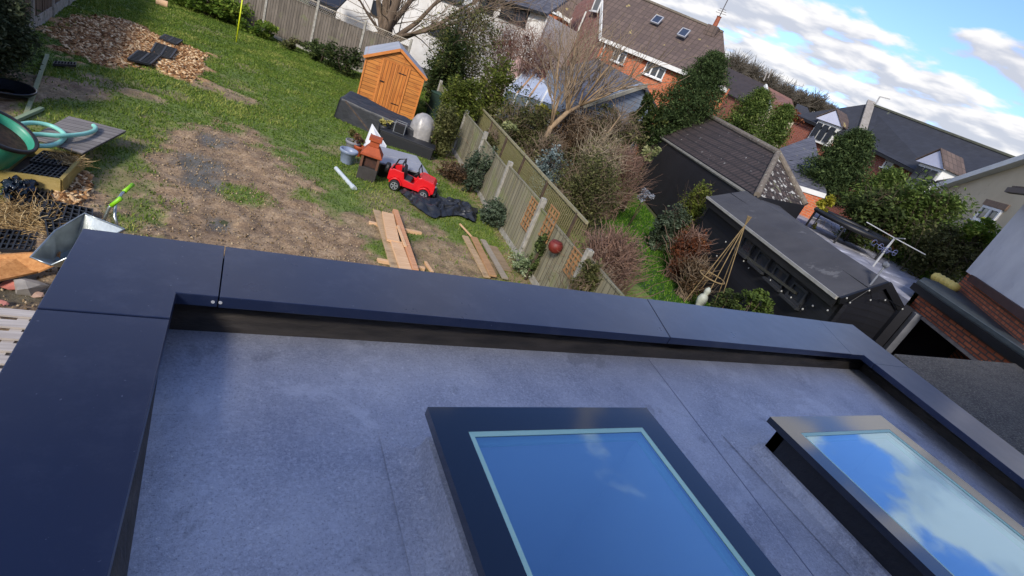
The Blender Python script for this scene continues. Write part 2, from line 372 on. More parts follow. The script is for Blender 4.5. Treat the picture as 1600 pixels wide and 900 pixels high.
# ------------------------------------------------------------------ ground
def inpoly(x, y, poly):
    c = np.zeros(x.shape, bool); n = len(poly)
    for i in range(n):
        x1, y1 = poly[i]; x2, y2 = poly[(i+1) % n]
        if abs(y2-y1) < 1e-9: continue
        k = ((y1 > y) != (y2 > y)) & (x < (x2-x1)*(y-y1)/(y2-y1)+x1); c ^= k
    return c
def sdist(x, y, poly):
    d = np.full(x.shape, 1e9); n = len(poly)
    for i in range(n):
        a = np.array(poly[i]); b = np.array(poly[(i+1) % n]); e = b-a; t = np.clip(((x-a[0])*e[0]+(y-a[1])*e[1])/(e@e+1e-9), 0, 1)
        d = np.minimum(d, np.hypot(x-a[0]-t*e[0], y-a[1]-t*e[1]))
    return np.where(inpoly(x, y, poly), -d, d)
def gp(*pts): return [tuple(G(*p)[:2]) for p in pts]
MUD = gp((250, 200), (330, 184), (400, 200), (452, 235), (480, 275), (498, 325), (535, 362), (572, 398), (600, 440), (600, 480), (150, 470), (0, 700), (-200, 600), (-60, 380), (0, 290), (100, 285), (130, 262), (150, 300), (190, 345), (205, 300), (240, 262), (235, 225))
MUD2 = gp((0, 120), (50, 110), (60, 150), (40, 190), (0, 200), (-60, 200), (-60, 120))
CHIP = gp((60, 58), (100, 36), (175, 28), (250, 58), (318, 84), (322, 98), (290, 122), (230, 104), (185, 104), (140, 102), (105, 82))
CHIP2 = gp((100, 285), (128, 262), (145, 272), (135, 300), (105, 320), (85, 306))
STRAW = gp((0, 320), (60, 315), (75, 345), (65, 375), (10, 370), (-30, 350))
BARE = [tuple(G(x, y)[:2])+(r,) for x, y, r in ((105, 140, .65), (165, 125, .3), (215, 148, .3), (228, 184, .22), (248, 173, .16), (340, 140, .45), (370, 152, .4), (390, 305, -.4), (355, 200, -.3), (590, 355, .5), (700, 405, .7), (640, 350, .5), (110, 270, .3))]
RBED = gp((672, 262), (705, 235), (690, 180), (720, 170), (850, 400), (900, 470), (760, 430), (750, 390), (790, 380), (740, 320))
def fields(x, y):
    w = (fbm(x*1.3, y*1.3, 4, 3)-.5)*1.5+(fbm(x*5, y*5, 3, 9)-.5)*.6
    soft = lambda p, k=.5, a=1.2: np.clip(.5-(sdist(x, y, p)+w*a)/k, 0, 1)
    mud = np.maximum(soft(MUD), soft(MUD2)); chip = np.maximum(soft(CHIP, .2), soft(CHIP2, .15, .3)); bed = soft(RBED, .3, .6)
    for bx, by, r in BARE:
        if r > 0: mud = np.maximum(mud, np.clip(.5-(np.hypot((x-bx)*.8, y-by)-r+w*.5)/.2, 0, 1)*.9)
        else: mud = mud*(1-np.clip(.5-(np.hypot(x-bx, y-by)+r+w*.4)/.2, 0, 1))
    patchy = np.clip((fbm(x*.8+5, y*.8, 4, 21)-.60)*9, 0, 1)*.55
    return mud, chip, bed, np.maximum(patchy, 0)
gx = np.arange(-8, 8.6, .045); gy = np.arange(1.0, 31, .06)
X, Y = np.meshgrid(gx, gy); mud, chip, bed, patchy = fields(X, Y)
Zg = (fbm(X*.5, Y*.5, 3, 5)-.5)*.10+mud*((fbm(X*3, Y*3, 5, 7)-.5)*.13+(fbm(X*11, Y*11, 3, 8)-.5)*.05)+chip*.03+(fbm(X*7, Y*7, 3, 11)-.5)*.03
wet = np.zeros_like(X)
for px, py, r in ((338, 218, .34), (322, 262, .5), (318, 280, .45), (300, 250, .35), (343, 345, .22), (28, 455, .3), (8, 430, .25)):
    g = G(px, py); wet = np.maximum(wet, np.clip(1.4-np.hypot((X-g[0])*1.25, Y-g[1])/r+(fbm(X*4, Y*4, 3, 31)-.5)*1.4, 0, 1))
Zg -= wet*.03
edge = np.clip(np.minimum(np.minimum(X+8, 8.5-X), np.minimum(Y-1, 31-Y))/1.0, 0, 1); Zg = Zg*edge+.012
n1, n2 = X.shape; idx = np.arange(n1*n2).reshape(n1, n2)
F = np.stack([idx[:-1, :-1], idx[:-1, 1:], idx[1:, 1:], idx[1:, :-1]], -1).reshape(-1, 4)
gm = MT('garden_soil'); v = gm.co('Object'); at = gm.n('ShaderNodeVertexColor', layer_name='var'); sp_ = gm.n('ShaderNodeSeparateColor'); gm.l(at.outputs[0], sp_.inputs[0])
soil = gm.ramp(gm.noise(v, 3.2, 8, .65), [(.28, '65513e'), (.5, '987f62'), (.72, 'bfa584')]); soil = gm.mix(gm.ramp(gm.noise(v, 28, 5, .7), [(.36, .65), (.6, 0.)]), soil, '4a3a2c')
soil = gm.mix(gm.ramp(gm.noise(v, 45, 3, .6), [(.64, 0.), (.7, .7)]), soil, 'c4ac8c')
grs = gm.ramp(gm.noise(v, 2.1, 7, .65), [(.3, '505c2a'), (.52, '627432'), (.7, '80863e')]); chp = gm.ramp(gm.noise(v, 22, 6, .7, .6), [(.3, '6a4a30'), (.5, 'a67e56'), (.68, 'd2b088')])
c = gm.mix(sp_.outputs[0], grs, soil); c = gm.mix(sp_.outputs[1], c, chp); c = gm.mix(gm.mix(1., sp_.outputs[2], .85, 'MULTIPLY'), c, '4a4a40'); gm.col(c)
gm.l(gm.ramp(sp_.outputs[2], [(0., .95), (.45, .6), (.8, .12)]), gm.b.inputs['Roughness']); gm.bump(gm.noise(v, 26, 7, .7), .8, .02)
lawn = fast_mesh('ground', np.stack([X, Y, Zg], -1).reshape(-1, 3), F, gm.m, var=np.stack([np.clip(np.maximum(mud, bed*.8)+patchy, 0, 1), chip, wet], -1).reshape(-1, 3), kind='structure', smooth=True)
def gz(x, y):
    i = np.clip(((y-1.0)/.06).astype(int), 0, n1-1); j = np.clip(((x+8)/.045).astype(int), 0, n2-1); return Zg[i, j]
base = MB(); base.slab([(-900, -900, -.06), (900, -900, -.06), (900, 1200, -.06), (-900, 1200, -.06)], (0, 0, -.5))
base.build('terrain', M('far_earth', '4a4a2c', '38401f', .4, .95, bump=.5, bsc=8), kind='structure')

# grass: blades of real size, thinned over mud and chips
NB = 330000; bx = RNG.uniform(-7, 8, NB); by = 4+RNG.random(NB)**1.15*26
q = fields(bx, by); keep = RNG.random(NB) > np.clip(np.maximum(np.maximum(q[0]*1.02, q[1]*.985), np.maximum(q[2]*.6, q[3])), 0, 1); bx = bx[keep]; by = by[keep]; NB = len(bx)
tuft = fbm(bx*1.1, by*1.1, 4, 41); ht = (.028+.075*np.clip(tuft-.3, 0, 1))*(.5+RNG.random(NB)); ang = RNG.random(NB)*6.283; wd = .004+.0008*by
ln = RNG.normal(size=(NB, 2))*ht[:, None]*.55; V = np.empty((NB, 3, 3)); z0 = gz(bx, by)-.004
V[:, 0] = np.stack([bx-np.cos(ang)*wd, by-np.sin(ang)*wd, z0], -1); V[:, 1] = np.stack([bx+np.cos(ang)*wd, by+np.sin(ang)*wd, z0], -1); V[:, 2] = np.stack([bx+ln[:, 0], by+ln[:, 1], z0+ht], -1)
gv = np.clip(.08+tuft*.85+RNG.normal(size=NB)*.14, 0, 1)
fast_mesh('grass', V.reshape(-1, 3), np.arange(3*NB).reshape(NB, 3), leafm('grass_blade', '3e5420', '688030', 'acac60', trans=.3), var=np.repeat(gv, 3), label='short green winter grass growing across the back garden', cat='grass', kind='stuff')
# wood chips and mud crumbs, too many to count
def scatter(name, n, polys, size, mat, label, cat, flat=.35, long=2.2, hb=.4):
    P = []
    while sum(len(p) for p in P) < n:
        poly = polys[len(P) % len(polys)]; a = np.array(poly); x = RNG.uniform(a[:, 0].min(), a[:, 0].max(), n); y = RNG.uniform(a[:, 1].min(), a[:, 1].max(), n)
        k = (sdist(x, y, poly)+(fbm(x*1.3, y*1.3, 4, 3)-.5)*1.2 < -.02); P.append(np.stack([x[k], y[k]], -1)[:max(50, n//len(polys))])
    P = np.concatenate(P)[:n]; N = len(P); s_ = size*(.4+RNG.random(N)); a = RNG.random(N)*6.283
    u = np.stack([np.cos(a), np.sin(a), RNG.normal(size=N)*hb], -1)*s_[:, None]*long/2; w_ = np.stack([-np.sin(a), np.cos(a), RNG.normal(size=N)*hb], -1)*s_[:, None]/2; h = Z*s_[:, None]*flat
    c = np.stack([P[:, 0], P[:, 1], gz(P[:, 0], P[:, 1])], -1)+h*.4
    V = np.stack([c-u-w_, c+u-w_*.6, c+u*.8+w_, c-u*.9+w_*.8, c-u*.8-w_*.7+h, c+u*.7-w_*.5+h, c+u*.6+w_*.6+h, c-u*.7+w_*.7+h], 1)
    f = np.array([(4, 5, 6, 7), (0, 1, 5, 4), (1, 2, 6, 5), (2, 3, 7, 6), (3, 0, 4, 7)]); F = (np.arange(N)*8)[:, None, None]+f[None]
    return fast_mesh(name, V.reshape(-1, 3), F.reshape(-1, 4), mat, var=np.repeat(RNG.random(N), 8), label=label, cat=cat, kind='stuff')
chipm = leafm('chip', '5e3e24', 'a87c50', 'e2c69a', trans=0); crumb = leafm('crumb', '66543e', '8c785c', 'ae9a7c', trans=0, rough=.95)
scatter('wood_chips', 9000, [CHIP], .045, chipm, 'tan wood chips spread in a patch on the far lawn', 'wood chips')
scatter('wood_shavings', 900, [CHIP2], .045, chipm, 'pale wood shavings spilled beside the raised timber bed', 'wood chips')
scatter('mud_crumbs', 5000, [MUD], .017, crumb, 'small clods and stones over the churned brown mud', 'mud', .6, 1.2)

# ------------------------------------------------------------------ the flat roof extension in the foreground
ZT, ZM, ZS = 2.70, 2.50, 2.72
tm = MT('trim_powder_coat'); v = tm.co('Object'); tm.col(tm.ramp(tm.noise(v, 1.4, 5), [(.3, (.012, .021, .058)), (.7, (.017, .027, .068))])); tm.set(tm.ramp(tm.noise(v, 3.5, 6, .7), [(.3, .27), (.7, .34)]), 0, .28); tm.b.inputs['Coat Weight'].default_value = .3; tm.b.inputs['Coat Roughness'].default_value = .28; tm.b.inputs['Coat IOR'].default_value = 1.7
dc0 = tm.ramp(tm.noise(v, 1.4, 5), [(.3, (.012, .021, .058)), (.7, (.017, .027, .068))]); dc0 = tm.mix(tm.ramp(tm.noise(v, 6, 8, .75), [(.50, 0.), (.75, .10)]), dc0, '8c90a0'); dc0 = tm.mix(tm.ramp(tm.noise(v, 70, 2, .5), [(.73, 0.), (.76, .22)]), dc0, 'a0a4b0'); tm.col(dc0)
tm.bump(tm.noise(v, 1.6, 3), .16, .03); TRIM = tm.m
fm = MT('roof_felt'); v = fm.co('Object')
c = fm.ramp(fm.noise(v, 2.4, 8, .65), [(.3, '989ba8'), (.52, 'b6b8c2'), (.72, 'cccdd4')]); c = fm.mix(fm.ramp(fm.noise(v, 95, 5, .85), [(.47, 0.), (.60, .8)]), c, 'd2d4dc')
c = fm.mix(fm.ramp(fm.noise(fm.co('Object', (9, 1.2, 1), (0, 0, .5)), 7, 6, .7), [(.5, 0.), (.8, .30)]), c, 'b4b6c4')
c = fm.mix(fm.ramp(fm.noise(v, 60, 3, .6), [(.64, 0.), (.69, .8)]), c, 'f0f0f0'); c = fm.mix(fm.ramp(fm.noise(v, 120, 4, .8), [(.53, 0.), (.66, .6)]), c, '4c5060'); c = fm.mix(fm.ramp(fm.noise(v, 1.1, 6, .7), [(.45, 0.), (.7, .4)]), c, '7c8094')
c = fm.mix(fm.ramp(fm.noise(fm.co('Object', (1.2, 8, 1), (0, 0, .9)), 9, 7, .75), [(.60, 0.), (.70, .5)]), c, 'e2e2e6')
c = fm.mix(fm.ramp(fm.noise(v, 1.9, 7, .72, .6), [(.54, 0.), (.60, .38)]), c, 'd8dae2'); c = fm.mix(fm.ramp(fm.noise(fm.co('Object', loc=(4, 2, 0)), 2.6, 7, .7, .5), [(.60, 0.), (.64, .32)]), c, '5c5e68')
fm.col(c); fm.set(fm.ramp(fm.noise(v, 5, 5), [(.3, .5), (.7, .75)])); b_ = fm.bump(fm.noise(v, 240, 3, .7), .7, .003); fm.bump(fm.noise(v, 7, 4), .35, .02, b_); FELT = fm.m
DFELT = M('upstand_felt', '302d2b', '4e4843', 9, .6, bump=.9, bsc=9, bd=.02, stretch=(.5, 1, 2))
ext = thing('house_extension', 'single storey extension with dark trimmed flat roof and two rooflights in the foreground', 'extension', (2.2, 0, 0))
def zq(px, py, z=ZT): return G(px, py, z)
Ocl, Ocr = zq(130, 357), zq(1332, 507); Icl, Icr = zq(275, 458), zq(1350, 555)
YN = -.42
Oln = V3(Ocl[0]+.02, YN, ZT); Iln = V3(Icl[0], YN, ZT)
def extend(a, b, y): t = (y-a[1])/(b[1]-a[1]); return a+(b-a)*t
Orn = extend(Ocr, zq(1600, 712), YN); Irn = extend(Icr, zq(1600, 750), YN)
def onl(a, b, px, py):   # point of edge a-b nearest to a sighted point
    q = zq(px, py); e = b-a; return a+e*np.clip(((q-a)@e)/(e@e), 0, 1)
jl = (onl(Oln, Ocl, 58, 482), onl(Iln, Icl, 262, 498)); j1 = (onl(Ocl, Ocr, 352, 385), onl(Icl, Icr, 342, 465)); j2 = (onl(Ocl, Ocr, 1012, 468), onl(Icl, Icr, 1048, 528)); j3 = (onl(Ocl, Ocr, 1283, 502), onl(Icl, Icr, 1330, 553)); j4 = (onl(Ocr, Orn, 1421, 575), onl(Icr, Irn, 1385, 573))
g_ = .0018
def sh(p, d): return p+unit(d)*g_
pan = [[Oln, sh(jl[0], Oln-Ocl), sh(jl[1], Iln-Icl), Iln], [sh(jl[0], Ocl-Oln), Ocl, sh(j1[0], Ocl-Ocr), sh(j1[1], Icl-Icr), Icl, sh(jl[1], Icl-Iln)],
       [sh(j1[0], Ocr-Ocl), sh(j2[0], Ocl-Ocr), sh(j2[1], Icl-Icr), sh(j1[1], Icr-Icl)], [sh(j2[0], Ocr-Ocl), sh(j3[0], Ocl-Ocr), sh(j3[1], Icl-Icr), sh(j2[1], Icr-Icl)],
       [sh(j3[0], Ocr-Ocl), Ocr, sh(j4[0], Ocr-Orn), sh(j4[1], Icr-Irn), Icr, sh(j3[1], Icr-Icl)], [sh(j4[0], Orn-Ocr), Orn, Irn, sh(j4[1], Irn-Icr)]]
for i, p in enumerate(pan): MB().slab([q+Z*(.0015*(i % 2)) for q in p], (0, 0, -.045)).build('coping_panel', TRIM, ext, bevel=.003)
up_ = MB()
for a, b in ((Oln, Ocl), (Ocl, Ocr), (Ocr, Orn)): up_.bar((a+b)/2*0+a-Z*.17+unit(np.cross(b-a, Z))*-.0, b-Z*.17, .02, .24)
up_.build('fascia', TRIM, ext)
WALLM = brick('extension_brick', '8a4a34', '6c3728', 'a39888')
wl = MB()
inn = [V3(*(p[:2]), 0) for p in (Oln, Ocl, Ocr, Orn)]; ctr = V3(2.2, 1, 0)
inn = [p+unit(ctr-p)*.05*V3(1, 1, 0) for p in inn]
for a, b in ((inn[0], inn[1]), (inn[1], inn[2]), (inn[2], inn[3])):
    nrm = unit(np.cross(b-a, Z)); wl.slab([a, b, b+Z*2.42, a+Z*2.42], nrm*.22)
wl.build('wall', WALLM, ext)
# roof deck with openings for the rooflights
K1 = [.63, YN+.25, 1.60, 1.12]; K2 = [2.385, YN+.25, 3.49, 1.06]       # x0 y0 x1 y1 of the rooflight outer frames
FWD = .108
def opening(K): return [K[0]+FWD-.02, K[1]+FWD-.02, K[2]-FWD+.02, K[3]-FWD+.02]
Mtl, Mtr = zq(258, 514, ZM), zq(1342, 578, ZM); Mrn = extend(Mtr, zq(1600, 785, ZM), YN); Mln = V3(Mtl[0]+.10, YN, ZM)
dk = MB(); o1, o2 = opening(K1), opening(K2)
def yb(x): t = (x-Mtl[0])/(Mtr[0]-Mtl[0]); return Mtl[1]+(Mtr[1]-Mtl[1])*t
xs = [o1[0], o1[2], o2[0], o2[2]]
dk.slab([Mln, V3(xs[0], YN, ZM), V3(xs[0], yb(xs[0]), ZM), Mtl], -Z*.12)
dk.slab([V3(xs[1], YN, ZM), V3(xs[2], YN, ZM), V3(xs[2], yb(xs[2]), ZM), V3(xs[1], yb(xs[1]), ZM)], -Z*.12)
dk.slab([V3(xs[3], YN, ZM), Mrn, Mtr, V3(xs[3], yb(xs[3]), ZM)], -Z*.12)
for o_ in (o1, o2):
    dk.slab([V3(o_[0], o_[3], ZM), V3(o_[2], o_[3], ZM), V3(o_[2], yb(o_[2]), ZM), V3(o_[0], yb(o_[0]), ZM)], -Z*.12)
    dk.slab([V3(o_[0], YN, ZM), V3(o_[2], YN, ZM), V3(o_[2], o_[1], ZM), V3(o_[0], o_[1], ZM)], -Z*.12)
roofo = dk.build('roof', FELT, ext, label='speckled grey felt roof deck')
SEAM = M('seam', '9296a6', '868a9c', 5)
for x0, x1 in ((1.98, 2.26),):
    MB().bar((x0, YN, ZM+.002), (x1, yb(x1)-.02, ZM+.002), .003, .003).build('felt_seam', SEAM, ext)
us = MB(); nseg = 60                                          # felt upstand with a wavy loose top edge
def upstand(a, b, inner, amp, hgt, seed, lean):
    vs = []; fs = []
    for i in range(nseg+1):
        t = i/nseg; p = a+(b-a)*t; nrm = inner; w_ = (fbm(np.array([t*9.]), np.array([seed*1.]), 3, seed)[0]-.5)
        vs += [p, p+Z*hgt*.33-nrm*(.012+w_*.03), p+Z*(hgt*.62+w_*amp)-nrm*(lean*.5+w_*.02), p+Z*(hgt*.60+w_*amp)-nrm*(lean*.5+.022), p+Z*hgt-nrm*lean]
    for i in range(nseg):
        for k in range(4): fs.append((i*5+k, (i+1)*5+k, (i+1)*5+k+1, i*5+k+1))
    us.add(vs, fs)
upstand(Mtl, Mtr, V3(0, -1, 0), .14, .165, 3, .07); upstand(Mtr, Mrn, V3(-1, .1, 0), .03, .165, 5, .05)
upstand(Mln, Mtl-V3(0, .0, 0), V3(1, 0, 0), .02, .165, 8, .07)
us.build('upstand', DFELT, ext, smooth=True, label='black felt upstand with a rippled top edge')
rv = MB()
for px in (333, 345): 
    q = zq(px, 470); rv.lathe([(.006, 0), (.006, .004)], (q[0], Icl[1]+.004, ZT-.022), 8, V3(0, -1, 0))
rv.build('rivet', WHITE, ext)
sp1 = MB(); 
GLS = MT('rooflight_glass'); gt = GLS.t
lw = GLS.n('ShaderNodeLayerWeight'); lw.inputs[0].default_value = .5; fr = GLS.n('ShaderNodeMath', operation='POWER'); fr.inputs[1].default_value = 4.5; GLS.l(lw.outputs['Facing'], fr.inputs[0])
gl = GLS.n('ShaderNodeBsdfGlossy'); gl.inputs['Roughness'].default_value = .004; gl.inputs['Color'].default_value = (.58, .82, 1, 1)
tr = GLS.n('ShaderNodeBsdfTransparent'); tr.inputs['Color'].default_value = (.62, .86, 1.0, 1)
mx = GLS.n('ShaderNodeMixShader'); ad = GLS.n('ShaderNodeMath', operation='MULTIPLY_ADD'); ad.inputs[1].default_value = .62; ad.inputs[2].default_value = .43; GLS.l(fr.outputs[0], ad.inputs[0])
GLS.l(ad.outputs[0], mx.inputs[0]); GLS.l(tr.outputs[0], mx.inputs[1]); GLS.l(gl.outputs[0], mx.inputs[2]); GLS.l(mx.outputs[0], GLS.out.inputs[0])
FRM = MT('rooflight_frame'); FRM.col((.006, .010, .022)); FRM.set(.10, 0, .5); FRM.b.inputs['Coat Weight'].default_value = .5; FRM.b.inputs['Coat Roughness'].default_value = .06; FRM.b.inputs['Coat IOR'].default_value = 1.75; v = FRM.co('Object'); FRM.bump(FRM.noise(v, 2, 2), .03, .01)
SPC = M('spacer', 'c4e8d4', 'b0dcc8', 3, .5); PLAS = M('plaster', 'f2f4f6', 'e8eaee', 2, .8)
CURB = M('curb_felt', '14161e', '1e2028', 6, .6, bump=.5, bsc=30)
FIL = FELT
def rooflight(K, lab, fh=1.):
    x0, y0, x1, y1 = K; zc = ZS
    cb = MB(); i_ = .045
    for a, b, n_ in (((x0+i_, y0+i_), (x1-i_, y0+i_), 0), ((x1-i_, y0+i_), (x1-i_, y1-i_), 0), ((x1-i_, y1-i_), (x0+i_, y1-i_), 0), ((x0+i_, y1-i_), (x0+i_, y0+i_), 0)):
        a = V3(*a, ZM); b = V3(*b, ZM); nn = unit(np.cross(Z, b-a)); cb.slab([a, b, b+Z*(zc-ZM-.03), a+Z*(zc-ZM-.03)], nn*.05)
    curb = cb.build('skylight', CURB, ext, label=lab)
    fi = MB()                                                # felt fillet dressed round the curb
    P0 = [(x0+i_, y0+i_), (x1-i_, y0+i_), (x1-i_, y1-i_), (x0+i_, y1-i_)]; ce = V3((x0+x1)/2, (y0+y1)/2, 0)
    rings = []
    for off, z in ((-.002, .165), (.02, .16), (.026, .10), (.04, .045), (.085, .012), (.13, .004)):
        rings.append([V3(px+off*(1 if px > ce[0] else -1), py+off*(1 if py > ce[1] else -1), ZM+z*(fh if z > .02 else 1)) for px, py in P0])
    vs = [p for r in rings for p in r]; fs = [(k*4+i, k*4+(i+1) % 4, (k+1)*4+(i+1) % 4, (k+1)*4+i) for k in range(len(rings)-1) for i in range(4)]
    fs = [tuple(reversed(f)) for f in fs]
    fi.add(vs, fs).build('felt_fillet', FELT, curb)
    f = MB(); O = [V3(x0, y0, zc), V3(x1, y0, zc), V3(x1, y1, zc), V3(x0, y1, zc)]; w_ = FWD
    I = [V3(x0+w_, y0+w_, zc), V3(x1-w_, y0+w_, zc), V3(x1-w_, y1-w_, zc), V3(x0+w_, y1-w_, zc)]
    for k in range(4): f.slab([O[k], O[(k+1) % 4], I[(k+1) % 4], I[k]], -Z*.032)
    f.build('frame', FRM.m, curb)
    g = MB(); g.add([p-Z*.006 for p in I], [(0, 1, 2, 3)]).build('glass_pane', GLS.m, curb)
    s_ = MB(); J = [p+unit(V3(1 if k in (0, 3) else -1, 1 if k < 2 else -1, 0))*.026*1.414 for k, p in enumerate(I)]
    for k in range(4): s_.slab([I[k]-Z*.03, I[(k+1) % 4]-Z*.03, J[(k+1) % 4]-Z*.034, J[k]-Z*.034], -Z*.012)
    for k in range(4): s_.slab([I[k]-Z*.001, I[(k+1) % 4]-Z*.001, (I[(k+1) % 4]*.3+J[(k+1) % 4]*.7)*V3(1, 1, 0)+Z*(zc-.004), (I[k]*.3+J[k]*.7)*V3(1, 1, 0)+Z*(zc-.004)], -Z*.0015)
    s_.build('glazing_spacer', SPC, curb)
    sh_ = MB(); J2 = [p+unit(V3(1 if k in (0, 3) else -1, 1 if k < 2 else -1, 0))*.03 for k, p in enumerate(I)]
    for k in range(4):
        a, b = J2[k], J2[(k+1) % 4]; a = V3(a[0], a[1], ZM-.75); b = V3(b[0], b[1], ZM-.75); sh_.slab([a, b, b+Z*(ZS-ZM+.75-.048), a+Z*(ZS-ZM+.75-.048)], unit(np.cross(b-a, Z))*.012)
    sh_.build('light_shaft', PLAS, curb)
rooflight(K1, 'nearer rooflight with black frame reflecting blue sky', .7); rooflight(K2, 'further rooflight whose frame and glass reflect white cloud', .42)
# room below: floor of the room seen dimly through the glass
MB().slab([(-.2, YN, .02), (4.6, YN, .02), (4.6, 1.6, .02), (-.2, 1.6, .02)], Z*.03).build('room_floor', M('floorboards', '9aa0ac', '848a96', 2, .5), ext)
# house behind the view, unseen: eave and ridge shaped for shade and sky light
house = thing('house', 'unseen pale rendered house wall behind the flat roof extension, shaped to shade it', 'house', (2, -.45, 0))
hw = MB(); hw.slab([(-3.2, -.45, 0), (8.5, -.45, 0), (8.5, -.45, 4.1), (-3.2, -.45, 4.1)], V3(0, -7, 0)); hw.build('wall', M('render_wall', 'b8b4aa', 'a6a298', 2, .9, bump=.3, bsc=60), house)
hr = MB(); hr.add([(-3.4, -.35, 4.05), (8.7, -.35, 4.05), (8.7, -4, 8.4), (-3.4, -4, 8.4), (-3.4, -7.8, 4.05), (8.7, -7.8, 4.05)], [(0, 1, 2, 3), (3, 2, 5, 4), (0, 3, 4), (1, 5, 2), (0, 4, 5, 1)])
hr.build('roof', tiles('host_tiles', '4a3a34', '3a302c'), house)

# ------------------------------------------------------------------ fences of the garden
CLB = wood('closeboard_grey', '8a8074', '5e564c', 1, .85, .11, stain=('6e7050', 1.4, .58), vert=True, bump=.7)
CLG = wood('closeboard_green', '9a927c', '747058', 1, .9, .14, stain=('747a4a', 1.0, .53), vert=True, bump=.6)
def bay_fence(name, label, pts, hts, pm, panelm, gboard=.15, lattice=None, sag=.04, cat='fence', pw=.10, capm=None, trel=None):
    f = thing(name, label, cat, pts[0])
    for i, (p, h) in enumerate(zip(pts, hts)):
        mb = MB(); mb.box(V3(p[0], p[1], h/2+.02), (pw, pw, h+.04), ax=(unit(V3(*(pts[min(i+1, len(pts)-1)]-pts[max(i-1, 0)])[:2], 0)), unit(np.cross(Z, V3(*(pts[min(i+1, len(pts)-1)]-pts[max(i-1, 0)])[:2], 0))), Z))
        mb.build('post', pm, f, bevel=.012)
    for i in range(len(pts)-1):
        a = V3(pts[i][0], pts[i][1], 0); b = V3(pts[i+1][0], pts[i+1][1], 0); u = unit(b-a); a = a+u*pw/2; b = b-u*pw/2; nn = np.cross(Z, u)
        h0 = min(hts[i], hts[i+1])-sag*(1+(i % 2)); lt = lattice if lattice and i in trel else 0
        top = h0-lt; g = MB(); g.slab([a-nn*.02, b-nn*.02, b-nn*.02+Z*gboard, a-nn*.02+Z*gboard], nn*.045); g.build('gravel_board', CONC, f)
        nb = max(2, int(np.linalg.norm(b-a)/.115)); p_ = MB()
        for k in range(nb):
            q = a+(b-a)*(k+.5)/nb; w_ = np.linalg.norm(b-a)/nb; jt = RNG.normal()*.004
            p_.box(q+Z*(gboard+top)/2+nn*(jt+.004*(k % 2)), (w_*1.04, .014, top-gboard+RNG.normal()*.006), ax=(u, nn, Z))
        p_.build('panel', panelm, f)
        c_ = MB(); c_.box((a+b)/2+Z*(top+.02), (np.linalg.norm(b-a), .05, .03), ax=(u, nn, Z)); c_.build('capping_rail', panelm, f)
        if lt:
            l_ = MB(); s_ = .10; LL = np.linalg.norm(b-a); H_ = lt-.05
            for sgn in (1, -1):
                k = -H_
                while k < LL:
                    x0, x1 = k, k+H_; z0, z1 = 0, H_
                    if x0 < 0: z0 = -x0; x0 = 0
                    if x1 > LL: z1 = H_-(x1-LL); x1 = LL
                    if x1-x0 > .02:
                        if sgn < 0: x0, x1 = LL-x0, LL-x1
                        l_.bar(a+u*x0+Z*(top+.035+z0)+nn*.006*sgn, a+u*x1+Z*(top+.035+z1)+nn*.006*sgn, .006, .024, up=nn if abs(nn@Z) < .5 else Z)
                    k += s_
            l_.bar(a+Z*(top+lt), b+Z*(top+lt), .03, .03); l_.build('lattice', M('lattice_wood', 'bcb3a2', '968c7c', 6, .8), f)
    return f
b0, b1, b2 = G(400, 45), G(483, 82), G(570, 112)
u_ = unit((b2-b0)*V3(1, 1, 0)); bpts = [b1+u_*((k)*1.95) for k in (-4, -3, -2)]+[b1+u_*(-2.0)*.98, b1, b1+u_*1.95*1.12, b1+u_*1.95*2.2, b1+u_*1.95*3.2]
bpts = [b1+u_*2.05*k for k in (-5, -4, -3, -2, -1, 0, 1, 2)]
bh = [HT(503, 4, b1)]*len(bpts)
bay_fence('fence', 'weathered grey boarded back fence with concrete posts and lattice topping near the shed', bpts, bh, CONC, CLB, .16, .28, trel=(4, 5, 6), sag=.06)
l0, l1 = G(50, 50), G(122, -2); ul = unit((l1-l0)*V3(1, 1, 0)); lp = [l0+ul*k for k in (-6.2, -4.1, -2.05, 0, 2.05, 4.1, 6.2, 8.3)]
bay_fence('fence', 'brown boarded fence with pale concrete base at the upper left corner', lp, [1.75]*len(lp), CONC, wood('closeboard_brown', '7c6650', '55463a', 1, .85, .12, vert=True, bump=.6), .28, sag=.05)
RPT = [G(x, y, 1.35)*V3(1, 1, 0) for x, y in ((688, 118), (722, 163), (759, 210), (797, 257), (849, 315), (920, 396))]
rp = [RPT[2]+(RPT[2]-RPT[4])*.52*k for k in (3, 2, 1)]+RPT[2:]; ud = unit(RPT[5]-RPT[4]); rp += [RPT[5]+ud*2.0, RPT[5]+ud*4.0]
RFE = bay_fence('fence', 'green stained boarded fence with concrete posts along the right of the lawn', rp, [1.38]*len(rp), CONC, CLG, .14, sag=.09, pw=.11)
